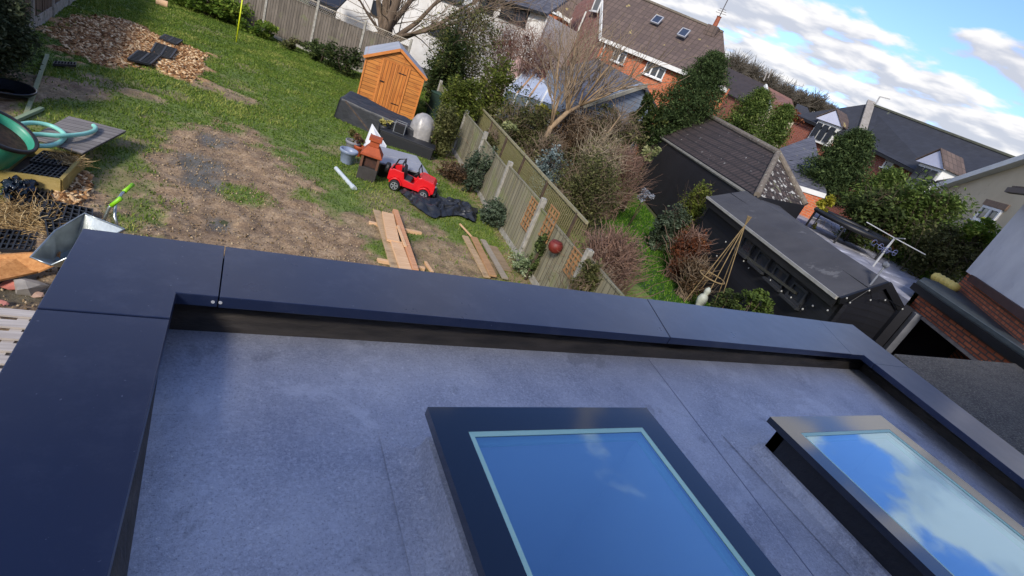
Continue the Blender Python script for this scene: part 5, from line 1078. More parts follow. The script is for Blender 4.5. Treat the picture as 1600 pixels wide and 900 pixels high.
# --- brick carport with dark flat roof
zc_ = 2.6; A1, A2 = G(1432, 441, zc_), G(1600, 556, zc_); A2 = A1+(A2-A1)*1.6; Bb1, Bb2 = G(1444, 433, zc_), G(1600, 487, zc_); Bb2 = Bb1+(Bb2-Bb1)*1.6
cpn = thing('garage', 'brick garage with flat dark felt roof and black fascia on the right', 'garage', down(A1)); ca = unit((A2-A1)*V3(1, 1, 0)); cnn = unit(np.cross(ca, Z)); cnn = cnn if (EYE-A1)@cnn < 0 else -cnn
MB().slab([A1, A2, Bb2, Bb1], -Z*.06).build('roof', M('dark_felt_roof', '3c4446', '2a3032', 1.2, .6, bump=.5, bsc=50, spots=('55604c', 2.5, .64)), cpn)
MB().bar(A1-Z*.09-cnn*.02, A2-Z*.09-cnn*.02, .04, .14).build('fascia', M('black_fascia', '15181e', '101216', 3, .35), cpn); MB().bar(A1+Z*.03+cnn*.03, A2+Z*.03+cnn*.03, .07, .06).build('roof_kerb', M('dark_felt2', '4a5456', '363e40', 3, .6), cpn)
pb = PLN(1419, 481, A1+cnn*.12, cnn); pb2 = PLN(1537, 561, A1+cnn*.12, cnn); zbk = (pb[2]+pb2[2])/2
MB().slab([V3(pb[0], pb[1], zbk), V3(A2[0], A2[1], zbk)+cnn*.12, A2-Z*.07+cnn*.12, V3(pb[0], pb[1], zc_-.07)], cnn*.22).build('brick_wall', OLB, cpn)
MB().bar(V3(pb[0], pb[1], zbk-.03), V3(A2[0], A2[1], zbk-.03)+cnn*.12, .14, .05).build('wall_plate', M('grey_plate', '8a8078', '6e665e', 6), cpn)
gpt = PLN(1429, 497, A1+cnn*.0, cnn); MB().bar(V3(gpt[0], gpt[1], 0), V3(gpt[0], gpt[1], zbk), .13, .13, up=cnn).build('post', M('grey_post', '7c7e84', '66686e', 5, .7), cpn)
for s_ in (A1, ): MB().slab([down(s_)+cnn*2.6-ca*.3, down(A2)+cnn*2.6, A2+cnn*2.6-Z*.3, s_+cnn*2.6-Z*.3-ca*.3], cnn*.2).build('back_wall', DKW, cpn)  # carport's inner shade put into the black of back, side and floor
MB().slab([down(A1)+cnn*.3, down(A1)+cnn*2.6, A1+cnn*2.6-Z*.3, A1+cnn*.3-Z*.3], ca*.15).build('side_wall', DKW, cpn)
MB().slab([down(A1, .02), down(A2, .02), down(A2, .02)+cnn*2.6, down(A1, .02)+cnn*2.6], Z*.02).build('floor', BLACK, cpn)
# --- neighbour's rough felt roof adjoining the extension
N1 = G(1398, 553, 2.45); N2 = G(1600, 569, 2.45); N2 = N1+(N2-N1)*1.25; od = unit((Orn-Ocr)*V3(1, 1, 0)); nbx = thing('outbuilding', 'neighbouring flat roof of rough mottled brown grey felt beside the extension', 'outbuilding', down(N1))
N1b = N1.copy(); N0 = V3(Orn[0]+.06, YN, 2.45); MB().slab([N1b, N2, V3(N2[0], YN, 2.45), N0], -Z*.2).build('roof', M('rough_felt', '5c564e', '3c3833', 2.6, .95, bump=1., bsc=24, bd=.02, stretch=(1, 2.5, 1), spots=('6c685e', 22, .52)), nbx)
MB().slab([down(N1b), down(N2), N2-Z*.2, N1b-Z*.2], V3(0, -.2, 0)).build('wall', WALLM, nbx)
# dark timber wall between the carport and the extension
# --- white rendered house on the right
K1_, K2_ = S(1509, 424, 17.0), S(1600, 481, 13.0); K2_ = K1_+(K2_-K1_)*1.2; zk = K1_[2]; hR = thing('house', 'pale rendered house with brick base at the right edge', 'house', down(K1_)); RENG = M('grey_white_render', 'd6d6d8', 'c2c2c6', 1.2, .85, bump=.4, bsc=50, spots=('c4c4c8', 1.6, .6))
kn = unit(np.cross(unit((K2_-K1_)*V3(1, 1, 0)), Z)); kn = kn if (EYE-K1_)@kn < 0 else -kn; ka_ = unit((K2_-K1_)*V3(1, 1, 0))
MB().slab([V3(K1_[0], K1_[1], zk), V3(K2_[0], K2_[1], zk), V3(K2_[0], K2_[1], 5.25), V3(K1_[0], K1_[1], 5.25)], kn*.25).build('upper_wall', RENG, hR)
MB().slab([down(K1_)+kn*.06, down(K2_)+kn*.06, V3(K2_[0], K2_[1], zk)+kn*.06, V3(K1_[0], K1_[1], zk)+kn*.06], kn*.2).build('base_wall', OLB, hR)
MB().slab([down(K1_)+kn*.25+ka_*.02, V3(K1_[0], K1_[1], 5.2)+kn*.25+ka_*.02, V3(K1_[0], K1_[1], 5.2)+kn*6+ka_*.02, down(K1_)+kn*6+ka_*.02], ka_*.2).build('side_wall', RENG, hR)
MB().bar(V3(K1_[0], K1_[1], zk)-kn*.05+ka_*.9-Z*.05, V3(K2_[0], K2_[1], zk)-kn*.05-Z*.05, .10, .16).build('band', M('maroon_band', '4a2c2a', '3a2220', 4, .6), hR)
re = V3(K1_[0], K1_[1], 5.2)-ka_*.3-kn*.35; rf = V3(K2_[0], K2_[1], 5.2)-kn*.35; roof_q(hR, [re, rf, rf+kn*3.0+Z*.5, re+kn*3.0+Z*.5], BRT, .12); MB().bar(re-Z*.12, rf-Z*.12, .12, .12).build('gutter', M('brown_gutter', '3c2a24', '30221e', 3, .5), hR)
# --- cream gable house
m1, m2 = S(1476, 293, 27), S(1606, 252, 23.5); m3 = m1+(m2-m1)*1.5; hC = thing('house', 'cream rendered gable end with white bargeboard and arched brick window head', 'house', down(m1)); CRM = M('cream_render', 'cdbfa2', 'bdae92', .9, .85, bump=.2, bsc=60, spots=('b0a288', 1.4, .62))
nC = wall_q(hC, m1, m3, CRM); MB().bar(m1-nC*.12+Z*.02-unit(m3-m1)*.3, m3-nC*.12+Z*.02, .25, .22).build('bargeboard', FASC, hC); MB().box(m1-nC*.1-Z*.12-unit(m3-m1)*.1, (.6, .3, .35), ax=(unit((m3-m1)*V3(1, 1, 0)), nC, Z)).build('eaves_box', FASC, hC)
window_on(hC, [(1541, 320), (1567, 331), (1549, 354), (1522, 342)], m1, nC, 2, arch=M('soldier_brick', '8c7460', '75604e', 9), bar=.08)
# --- long slate roofed terrace
T0, T1, T2 = S(1247, 181, 37), S(1345, 223, 35), S(1486, 294, 30); TR1, TR2 = S(1359, 162, 38.5), S(1596, 251, 33.5)
te = thing('terrace', 'long red brick terrace with dark slate roof and two white dormers', 'terrace', down(T1)); nT0 = nT = wall_q(te, T0, T1, REB); wall_q(te, T1, T2, REB, name='wall')
roof_q(te, [T0-nT*.3, T1-nT*.3, TR1], SLT, .12); roof_q(te, [T1-nT*.3, T2-nT*.3, TR2, TR1], SLT, .12); roof_q(te, [TR1, TR2, TR2+nT*4-Z*3, TR1+nT*4-Z*3], SLT, .12)
MB().bar(T1-nT*.33+Z*.08, TR1+Z*.12, .42, .14).build('party_wall_coping', M('coping_grey', '9a948c', '7e7870', 4, .8), te); MB().bar(T1-nT*.35-Z*.1, T2-nT*.35-Z*.1, .1, .12).build('gutter', BLACK, te); MB().bar(T0-nT*.35-Z*.1, T1-nT*.35-Z*.1, .1, .12).build('gutter', BLACK, te)
MB().bar(TR1+Z*.02, TR2+Z*.02, .2, .1).build('ridge', M('mossy_ridge', '5c5e50', '484a40', 5), te)
tu_ = unit((T2-T1)*V3(1, 1, 0)); ntm = unit(np.cross(tu_, Z)); ntm = ntm if (EYE-T1)@ntm < 0 else -ntm
def dormer(cx, cy, p, lab, tu_=tu_, ntm=ntm):
    q = PLN(cx, cy, p-ntm*.35, ntm); A = (tu_, ntm, Z); w_, h_ = 1.35, 1.15; c = q
    d = MB().box(c+ntm*.9+Z*0, (w_, 1.7, h_+.05), ax=A).build('dormer', FASC, te, label=lab)
    pe = MB(); L_, R_, T_ = c-tu_*(w_/2+.15)+Z*h_/2-ntm*.1, c+tu_*(w_/2+.15)+Z*h_/2-ntm*.1, c+Z*(h_/2+.7)-ntm*.1
    pe.slab([L_, R_, T_], ntm*.1).build('pediment', M('pale_blue_white', 'c8cce0', 'b8bcd0', 2, .6), d)
    for a in (L_, R_): MB().slab([a-ntm*.05+Z*.03, T_-ntm*.05+Z*.05, T_+ntm*1.3+Z*.05, a+ntm*1.3+Z*.03], Z*.06).build('dormer_roof', BRT, d)
    for k in range(3): MB().box(c+tu_*(k-1)*w_*.31-ntm*.03, (w_*.24, .05, h_*.74), ax=A).build('pane', GLASSD, d)
dormer(1286, 207, T0, 'white gabled dormer left of the pale party wall coping', unit((T1-T0)*V3(1, 1, 0)), nT0); dormer(1441, 277, T1, 'white gabled dormer near the cream gable end')
window_on(te, [(1386, 249), (1399, 255), (1391, 266), (1380, 261)], T1, ntm, 1)
ae = MB(); q = S(1368, 163, 38.5); ae.tube([q, S(1375, 151, 38.5)], .04, 6); ae.bar(S(1375, 151, 38.5), S(1391, 155, 38.5), .05, .05); ae.build('aerial', M('aerial_light', 'a8a8a8', '909090', 3, .5), te)
# --- far houses
f1, f2 = S(1118, 136, 62), S(1180, 168, 57); fh = thing('house', 'distant red brick house with dark roof left of the cream gable', 'house', down(f1)); nF_ = wall_q(fh, f1, f2, REB); roof_q(fh, [f1-nF_*.3, f2-nF_*.3, S(1199, 134, 62), S(1128, 101, 66)], M('dark_brown_tiles', '3c3434', '302a2a', 2, .8), .15)
f3, f4, f5 = S(1172, 153, 56), S(1204, 172, 54), S(1197, 134, 56.5); fg = thing('house', 'distant house with cream gable and reddish brown tiled roof', 'house', down(f3)); MB().slab([down(f3), down(f4), f4, f5, f3], nF_*.3).build('gable_wall', CRM, fg); MB().bar(f4-nF_*.1, f5-nF_*.1, .2, .3).build('bargeboard', FASC, fg)
f6, f7 = S(1247, 187, 52), S(1237, 155, 57); roof_q(fg, [f4-Z*.05, f6, f7, f5+nF_*.2], M('red_brown_tiles', '7c5a50', '684a42', 2, .85), .15); wall_q(fg, f4-Z*.2, f6-Z*.2, CRM, name='side_wall')
f8 = thing('house', 'farthest small dark roofed house before the bare trees', 'house', down(S(1255, 176, 70))); roof_q(f8, [S(1240, 172, 70), S(1268, 184, 68), S(1262, 168, 72), S(1246, 162, 74)], M('far_dark', '3a3838', '2e2c2c', 2), .2); wall_q(f8, S(1240, 172, 70), S(1268, 184, 68), REB)
for i_, (x, y) in enumerate(((1193, 126), (1200, 122))): prop(MB().tube([S(x, y, 62), S(x+6, y-14, 62)], .06, 6).build('aerial_mast', M('mast', 'a09a94', '88827c', 3)), ('left' if i_ == 0 else 'right')+' one of two thin masts above the distant dark roof', 'mast')

# ================================================================== neighbour's lawn and all the planting
nl = [G(x, y, -.05)+Z*.012 for x, y in ((955, 275), (990, 300), (1025, 345), (1050, 400), (1075, 440), (1110, 468), (1180, 500), (1150, 540), (1000, 520), (960, 440), (935, 340))]
MB().slab([p+Z*.01 for p in nl], -Z*.05).build('lawn', M('neighbour_turf', '33501a', '27401a', 3, .95, bump=.5, bsc=30), kind='structure')
poly = [tuple(p[:2]) for p in nl]; a = np.array(poly); n_ = 90000; x = RNG.uniform(a[:, 0].min(), a[:, 0].max(), n_); y = RNG.uniform(a[:, 1].min(), a[:, 1].max(), n_); k = inpoly(x, y, poly); x = x[k]; y = y[k]; n_ = len(x)
h = .03+.05*RNG.random(n_); an = RNG.random(n_)*6.28; V = np.empty((n_, 3, 3)); V[:, 0] = np.stack([x-np.cos(an)*.014, y-np.sin(an)*.014, x*0-.03], -1); V[:, 1] = np.stack([x+np.cos(an)*.014, y+np.sin(an)*.014, x*0-.03], -1); V[:, 2] = np.stack([x+RNG.normal(size=n_)*.02, y+RNG.normal(size=n_)*.02, h-.03], -1)
fast_mesh('grass', V.reshape(-1, 3), np.arange(3*n_).reshape(n_, 3), leafm('lush_blade', '2e5410', '4a7c1a', '86a044'), var=np.repeat(RNG.random(n_), 3), label='bright green grass strip of the neighbouring garden', cat='grass', kind='stuff')

Lc = {k: leafm('leaf_'+k, *v) for k, v in dict(
    dark=('323e24', '4c5a30', '76844c'), conifer=('303e26', '4c5e36', '7c8c58'), conifer_light=('42542a', '667a3a', '98a45e'), yew=('26341a', '42502a', '6a6a36'), laurel=('38501c', '6c8430', 'a8b050'),
    ivy=('3c4a1e', '707a34', 'a4a454'), olive=('40442a', '66683e', '8e8a5c'), greygreen=('3a4636', '5c6a54', '8a967e'), bluegrey=('5a6a66', '8a9a98', 'b4c0c0'), brown=('3e3020', '66503a', '8c7458'), rust=('4c2c1e', '7c4a30', 'a87850'),
    red=('4a2a26', '70483e', '94706a'), pale=('7a8458', 'a8ac78', 'ccca9c'), variegated=('3c5030', '8c9c74', 'd0d4b0'), hedge=('38422c', '565f46', '7c8266'), pink=('5c4a3c', '867060', 'aa9484'), silver=('7c8490', 'a6acb6', 'ccd0d6'), yellow=('7a7c20', 'b0a83c', 'd0c868')).items()}
SH = shrub
# left hedge
SH('hedge', 'tall grey green hedge filling the upper left corner', (-10, 60), 12.4, 50, 80, Lc['hedge'], 16000, .03, 'hedge', dz=0, yr=40)
# along the back fence
SH('laurel_bush', 'big glossy yellow green laurel in front of the back fence, left of the yellow pole', (325, 8), 26.5, 62, 26, Lc['laurel'], 5200, .07, yr=24)
SH('laurel_bush', 'small yellow green bush just right of the yellow pole', (405, 48), 25.8, 22, 20, Lc['laurel'], 1500, .06)
SH('laurel_bush', 'low green bush at the foot of the back fence, second right of the yellow pole', (455, 72), 25.2, 16, 14, Lc['olive'], 900, .055, twig=12)
SH('laurel_bush', 'dark leafy bush by the back fence, between two concrete posts left of the shed', (503, 84), 24.5, 24, 20, Lc['dark'], 1800, .06)
SH('laurel_bush', 'green bush touching the left side of the orange shed', (542, 96), 23.6, 26, 24, Lc['yew'], 2200, .06)
# around and behind the shed
SH('shrub', 'dark bushy shrub just behind the right side of the shed', (702, 96), 22.5, 32, 48, Lc['yew'], 6000, .055, twig=60)
SH('shrub', 'tall olive and grey shrub above the shed roof', (728, 58), 25, 50, 52, Lc['olive'], 7500, .05, twig=220, twigm=TWIG)
SH('ivy', 'yellow green ivy tumbling over the fence beside the covered barbecue', (722, 158), 17.2, 34, 36, Lc['ivy'], 7000, .042, 'ivy', yr=26, twig=40)
SH('ivy', 'darker ivy hanging down the fence towards the rattan bench', (694, 205), 15.6, 22, 42, Lc['olive'], 4200, .04, 'ivy', yr=20)
SH('shrub', 'pale yellow leaved shrub behind the lattice fence rail', (790, 196), 17.5, 12, 11, Lc['pale'], 700, .05)
SH('shrub', 'olive bush behind the end of the lattice rail and ivy', (768, 142), 20, 36, 40, Lc['ivy'], 4200, .05, twig=80)
SH('shrub', 'purplish red bare shrub in front of the brick gable', (835, 92), 24.5, 45, 50, Lc['red'], 1700, .05, twig=650, twigm=PTWIG, shell=.2)
SH('shrub', 'pinkish brown twiggy shrub in front of the black framed window', (790, 78), 27.5, 36, 45, Lc['pink'], 1500, .05, twig=500, twigm=PTWIG, shell=.2)
SH('shrub', 'dense brown green hedge bush below the glazed lean-to', (818, 194), 19.0, 50, 38, Lc['olive'], 9000, .042, twig=260, twigm=TWIG)
SH('shrub', 'brown green tangled bush right of the leaning bare tree', (905, 212), 18.2, 52, 36, Lc['brown'], 7000, .04, twig=650, twigm=TWIG)
SH('shrub', 'greyish twiggy bush below the grey clad gable', (960, 204), 18.0, 42, 30, Lc['olive'], 3800, .042, twig=420, twigm=TWIG)
SH('shrub', 'yellow flowered low bush in front of the glazed lean-to', (850, 172), 20.6, 20, 10, Lc['yellow'], 900, .05)
SH('round_conifer', 'rounded olive green conifer beside the grey clad gable', (1009, 186), 19.3, 26, 33, Lc['yew'], 6500, .05, 'tree', shell=.75, lump=.2, droop=.45)
SH('shrub', 'grey green cotton lavender bush behind the lattice fence top', (862, 262), 14.8, 24, 30, Lc['bluegrey'], 2600, .035, twig=60)
SH('shrub', 'large olive bush leaning over the lattice fence', (915, 305), 13.6, 52, 62, Lc['olive'], 15000, .032, twig=420, twigm=TWIG)
SH('shrub', 'domed pinkish weeping twig shrub beside the black wall', (970, 262), 16.6, 34, 30, Lc['pink'], 1700, .035, twig=1300, twigm=PTWIG, shell=.2, twl=.95)
SH('shrub', 'pink brown bramble tangle nearest the roof edge', (950, 412), 8.8, 46, 50, Lc['pink'], 6500, .024, twig=2000, twigm=PTWIG, shell=.3)
SH('shrub', 'brown green bramble clump over the near fence panels', (925, 440), 7.6, 26, 34, Lc['olive'], 4200, .028, twig=500, twigm=TWIG, shell=.3)
SH('shrub', 'dark evergreen filling the gap between the clad gable and the black outbuilding', (1042, 196), 25, 26, 44, Lc['conifer'], 6000, .06)
SH('shrub', 'pale lime hydrangea against the black outbuilding wall', (1018, 236), 18.6, 16, 14, Lc['pale'], 650, .055, twig=20, fill=False)
SH('shrub', 'silvery white leaved plant at the top of the green strip', (1006, 305), 16.8, 12, 14, Lc['silver'], 600, .045, fill=False)
SH('shrub', 'yellow green feathery shrub beside the summerhouse corner', (1092, 312), 16.2, 20, 30, Lc['ivy'], 3200, .035, twig=80)
SH('shrub', 'mid green border plants along the far side of the green strip', (1048, 345), 15.6, 24, 24, Lc['greygreen'], 2600, .04, twig=40)
SH('shrub', 'rusty brown leaved shrub in front of the summerhouse wall', (1080, 382), 13.6, 26, 32, Lc['rust'], 2400, .036, twig=320, twigm=PTWIG)
SH('shrub', 'dry brown stems and leaves between rusty shrub and cane obelisk', (1090, 425), 12.6, 24, 22, Lc['brown'], 1600, .034, twig=260, twigm=TWIG)
SH('camellia', 'dark glossy bush with a few red flowers at the foot of the summerhouse', (1182, 470), 11.2, 22, 16, Lc['conifer_light'], 1700, .035)
SH('shrub', 'low leafy plants at the corner of summerhouse and roof edge', (1140, 468), 11.4, 22, 12, Lc['dark'], 1300, .032)
SH('ivy', 'mixed climbers and stems spilling over the fence top above the black sheet', (770, 222), 15.2, 26, 20, Lc['olive'], 3000, .034, 'ivy', twig=240, twigm=TWIG, fill=False)
SH('shrub', 'loose tan twigs behind the lattice fence below the leaning bare tree', (858, 232), 16.0, 30, 24, Lc['olive'], 1600, .034, twig=420, twigm=TWIG, shell=.2)
SH('shrub', 'arching pale bare stems over the middle of the neighbouring bushes', (935, 250), 15.8, 46, 48, Lc['ivy'], 700, .034, twig=420, twigm=M('arch_twig', 'a4967c', '7c6e58', 12, .85), shell=.2)
SH('ivy', 'olive climber draped on the lattice fence rail behind the upper concrete posts', (806, 250), 14.6, 24, 17, Lc['ivy'], 2200, .032, 'ivy', twig=160, twigm=TWIG, fill=False)
SH('ivy', 'thin brown green climber over the lattice fence behind the orange trellises', (868, 318), 12.6, 26, 20, Lc['olive'], 2000, .03, 'ivy', twig=260, twigm=TWIG, fill=False)
# plants on our side of the right fence
SH('shrub', 'dark blue green leafy bush below the fence, near the black sheet', (775, 348), 11.2, 30, 30, Lc['greygreen'], 5200, .032)
SH('shrub', 'dark green bush growing up the fence between two concrete posts', (745, 262), 13.0, 20, 34, Lc['greygreen'], 3200, .034, yr=14)
SH('shrub', 'variegated pale leaved bush at the roof edge beside the timber', (818, 418), 9.2, 22, 18, Lc['variegated'], 2200, .026)
SH('shrub', 'dark climbing plant on the fence below the red ball', (845, 382), 9.0, 12, 20, Lc['dark'], 1100, .026, yr=10)
SH('shrub', 'brown leaf litter and low weeds between lawn and fence', (715, 270), 13.6, 30, 10, Lc['brown'], 2600, .034, twig=140)
SH('shrub', 'tangle of tan weeds below the nearest fence panels', (880, 430), 8.8, 22, 24, Lc['ivy'], 1400, .024, twig=240, twigm=TWIG)
# conifers between the houses
def conifer(label, px, dist, rx, ry, mat, n, size=.058, seed=0, ang=.45):
    c = S(px[0], px[1], dist); kk = depth(c)/FP; Rr, Hh_ = rx*kk, ry*kk; zt_ = c[2]+Hh_; t = thing('conifer', label, 'tree', down(c), 'conifers between the houses')
    MB().tube([down(c), c, V3(c[0], c[1], zt_)], [.22, .14, .03], 10).build('trunk', BARK, t, smooth=True)
    nb_ = int(n*2.6/42); z0 = max(.4, c[2]-Hh_); hh = RNG.random(nb_)**.8; zb_ = z0+(zt_-z0)*hh; rr_ = Rr*np.clip(1.15*(1-hh)**.6*(.75+.5*RNG.random(nb_)), .12, 1.2); an = RNG.random(nb_)*6.283
    tip = np.stack([c[0]+np.cos(an)*rr_, c[1]+np.sin(an)*rr_, zb_+rr_*.15], -1); cen = np.stack([np.full(nb_, c[0]), np.full(nb_, c[1]), zb_], -1)
    tt = RNG.random((nb_, 42))**.55; P = cen[:, None]*(1-tt[..., None])+tip[:, None]*tt[..., None]+RNG.normal(size=(nb_, 42, 3))*V3(.16, .16, .09)*(.5+Rr*.28)
    lv = np.repeat(np.clip(.4+RNG.normal(size=nb_)*.2, 0, 1), 42); P = P.reshape(-1, 3)
    V, F, _ = leaves(P, size, .28, .3, droop=-.25); fast_mesh('foliage', V, F, mat, t, var=LV(P, lv)); return t
conifer('tallest dark conifer in front of the orange brick house', (1090, 148), 26, 50, 60, Lc['conifer'], 15000)
conifer('mid green conifer behind the ridge of the mossy outbuilding', (1165, 195), 29, 42, 52, Lc['conifer_light'], 11000)
conifer('smaller green conifer right of the ridge end, in front of the terrace', (1210, 205), 30, 26, 38, Lc['conifer_light'], 6000)
conifer('dark bushy conifer below the party wall coping of the terrace', (1312, 262), 22, 46, 56, Lc['conifer'], 15000)
conifer('spreading conifer between both dormers of the terrace', (1374, 306), 21, 34, 38, Lc['conifer_light'], 11000)
SH('tree', 'dark brown green tree in front of the right dormer', (1372, 330), 19.5, 40, 34, Lc['dark'], 6500, .06, 'tree', twig=160)
SH('tree', 'leafy green tree before the cream gable wall', (1445, 335), 20, 46, 44, Lc['conifer_light'], 9000, .06, 'tree', twig=160)
SH('laurel_bush', 'pale yellow green laurel beyond the rotary clothes line', (1412, 345), 20.5, 24, 22, Lc['laurel'], 2600, .055)
SH('laurel_bush', 'yellow green laurel at the foot of the cream house window', (1530, 368), 18.4, 30, 20, Lc['laurel'], 3200, .055)
SH('tree', 'dense dark olive shrub left of the pale rendered house', (1482, 392), 18.5, 48, 34, Lc['olive'], 9500, .045, 'tree', twig=160)
SH('tree', 'dark green tree mass under the rotary clothes line', (1466, 402), 19.0, 40, 24, Lc['dark'], 6000, .045, 'tree')
SH('shrub', 'small round yellow shrub beside the mossy hipped roof', (1288, 320), 17.5, 12, 12, Lc['yellow'], 900, .05)
SH('shrub', 'russet leaved bush below the cream gable of the distant house', (1228, 178), 33, 26, 12, Lc['rust'], 1200, .09)

# ---- bare trees
def grow(p, d, ln, r, lev, out, spread=.5, grav=.0, kids=3, wob=.14, M_=6):
    P = [p]; q = p.copy(); dd = d.copy()
    for i in range(M_-1):
        dd = unit(dd+RNG.normal(size=3)*wob+V3(0, 0, grav)); q = q+dd*ln/(M_-1); P.append(q)
    out.append((np.array(P), np.linspace(r, r*.55, M_)))
    if lev > 0:
        for k in range(kids):
            i = RNG.integers(2, M_); dk = unit(dd+RNG.normal(size=3)*spread); grow(P[i], dk, ln*(.62+.25*RNG.random()), r*.52, lev-1, out, spread, grav, kids, wob, M_)
def bare_tree(name, label, base, stems, mat, tmat=None, thick=None, group=None, kids=3, lev=3, spread=.45, grav=.03):
    t = thing(name, label, 'tree', base, group); out = []; trunk = MB()
    for d, ln, r in stems: grow(np.array(base, float), unit(d), ln, r, lev, out, spread, grav, kids)
    big_ = [o for o in out if o[1][0] > (thick or .03)]; sm_ = [o for o in out if o[1][0] <= (thick or .03)]
    for P, r in big_: trunk.tube(P, list(r), 8)
    trunk.build('trunk', mat, t, smooth=True)
    if sm_: fast_mesh('branches', *tubes(np.array([o[0] for o in sm_]), np.maximum(np.array([o[1] for o in sm_]), .006), 4), tmat or mat, t)
    return t
WB = M('willow_bark', '766452', '4c4034', 7, .9, bump=.8, bsc=16, stretch=(1, 1, .25))
wbase = S(606, 52, 28.5); gb_ = down(wbase)
right = unit(np.cross(FW, Z)); 
wt = thing('willow_tree', 'thick multi stemmed bare willow behind the shed roof', 'tree', gb_); out = []; tk = MB()
fork = V3(wbase[0], wbase[1], wbase[2]-.1)
tk.tube([gb_, (gb_+fork)/2, fork], [.62, .55, .5], 14)
for (x, y), r in (((585, -40), .16), ((605, -60), .22), ((625, -50), .24), ((645, -60), .22), ((668, -30), .16), ((700, -12), .13), ((760, -6), .11), ((800, 2), .09), ((545, -20), .07), ((735, 20), .09)):
    e = S(x, y, 28.5+RNG.normal()*1.2); st_ = fork+V3(RNG.normal()*.2, RNG.normal()*.2, -.25); mid = (st_+e)/2+V3(0, 0, -.25 if x > 690 else .0); tk.tube([st_, st_*.6+mid*.4, mid, mid*.45+e*.55+Z*.1, e], [r*1.15, r, r*.8, r*.6, r*.4], 10)
    for k in range(9):
        f_ = .3+.7*RNG.random(); q = mid*(1-f_)+e*f_ if f_ > .5 else st_*(1-f_)+mid*f_; grow(q, unit(unit(e-st_)+RNG.normal(size=3)*.45), 1.5+RNG.random()*1.2, .028, 2, out, .4, .03, 3)
tk.build('trunk', WB, wt, smooth=True); fast_mesh('branches', *tubes(np.array([o[0] for o in out]), np.maximum(np.array([o[1] for o in out]), .007), 4), TWIG, wt)
# leaning bare tree among the shrubs
tb_ = G(846, 243); t3 = thing('bare_tree', 'leaning bare fruit tree with a fan of pale pruned shoots', 'tree', tb_); out = []; tk = MB(); LB = M('pale_bark', '9c8466', '6c5840', 8, .85, bump=.6, bsc=20, stretch=(1, 1, .4))
D0 = 18.4; f1_ = S(860, 200, D0*.93); f2_ = S(886, 176, D0*.95); f3_ = S(905, 166, D0*.97)
tb_ = V3(f1_[0]-.1, f1_[1], 0); tb_ = S(846, 243, D0*.90)*V3(1, 1, 0)
tk.tube([tb_, f1_, f2_, f3_], [.11, .09, .075, .05], 10)
for (x, y), s0 in (((876, 70), f1_), ((886, 100), f2_), ((900, 78), f2_), ((915, 88), f2_), ((930, 70), f2_), ((935, 110), f3_), ((955, 100), f3_), ((968, 118), f3_), ((950, 140), f3_), ((900, 60), f2_), ((868, 110), f1_), ((985, 130), f3_), ((890, 130), f1_)):
    e = S(x, y, D0*(.93+.10*RNG.random())); m_ = (s0+e)/2+RNG.normal(size=3)*.12; tk.tube([s0, m_, e], [.038, .028, .012], 6)
    for k in range(9): f_ = .2+.7*RNG.random(); grow(s0*(1-f_)+e*f_, unit(unit(e-s0)+RNG.normal(size=3)*.28), .9+.6*RNG.random(), .017, 1, out, .3, .04, 3)
tk.build('trunk', LB, t3, smooth=True); fast_mesh('branches', *tubes(np.array([o[0] for o in out]), np.maximum(np.array([o[1] for o in out]), .006), 4), M('cut_shoots', '94826c', '6e5e4a', 9, .85), t3)
b3 = G(928, 270); s_ = S(928, 268, 16.4)*V3(1, 1, 0); e = S(970, 180, 17.0)
tk = MB(); tt_ = thing('bare_tree', 'slim crooked bare sapling rising from the tangled bushes', 'tree', s_); tk.tube([s_, S(934, 235, 16.5), S(950, 208, 16.8), e], [.04, .035, .025, .012], 8); tk.build('trunk', LB, tt_, smooth=True); out = []
for k in range(14): f_ = RNG.random(); grow(S(940, 225, 16.6)*(1-f_)+e*f_, unit(V3(RNG.normal(), RNG.normal(), 1)), .8, .010, 1, out, .5, .02, 3)
fast_mesh('branches', *tubes(np.array([o[0] for o in out]), np.maximum(np.array([o[1] for o in out]), .005), 4), TWIG, tt_)
# far bare trees on the skyline: each with its own trunk
FT = M('far_twig', '6c6458', '565046', 1, .9)
for i, (x, y, dd, rx) in enumerate(((1150, 100, 95, 22), (1176, 112, 100, 18), (1202, 126, 98, 20), (1228, 142, 100, 18), (1252, 152, 104, 16), (1276, 158, 106, 18), (1140, 118, 90, 14), (1296, 170, 108, 12))):
    c = S(x, y, dd); kk = depth(c)/FP; r_ = rx*kk; t = thing('bare_tree', ['first bare brown tree on the skyline, right of the brown roof', 'second bare brown tree from the brown roof on the skyline', 'third bare skyline tree, above the two thin masts', 'fourth bare skyline tree, behind the reddish brown roof', 'fifth bare skyline tree, behind the farthest small house', 'sixth bare skyline tree with the tallest crown near the slate hip', 'low bare tree peeping over the distant dark roof edge', 'last small bare tree where the skyline meets the slate hip'][i], 'tree', down(c), 'bare trees on the skyline')
    MB().tube([down(c), c-Z*r_*.3, c+Z*r_*.5], [.35, .25, .08], 8).build('trunk', BARK, t, smooth=True)
    n_ = 900; st_ = c-Z*r_*.5+RNG.normal(size=(n_, 3))*V3(.25, .25, .25)*r_; d = rdir(n_); d[:, 2] = np.abs(d[:, 2])*.9+.15; d /= np.linalg.norm(d, axis=1)[:, None]; LL, RR = strands(st_, d, r_*(.7+.5*RNG.random(n_)), .05, 5, .22, 0, .4)
    fast_mesh('branches', *tubes(LL, RR, 3), FT, t)

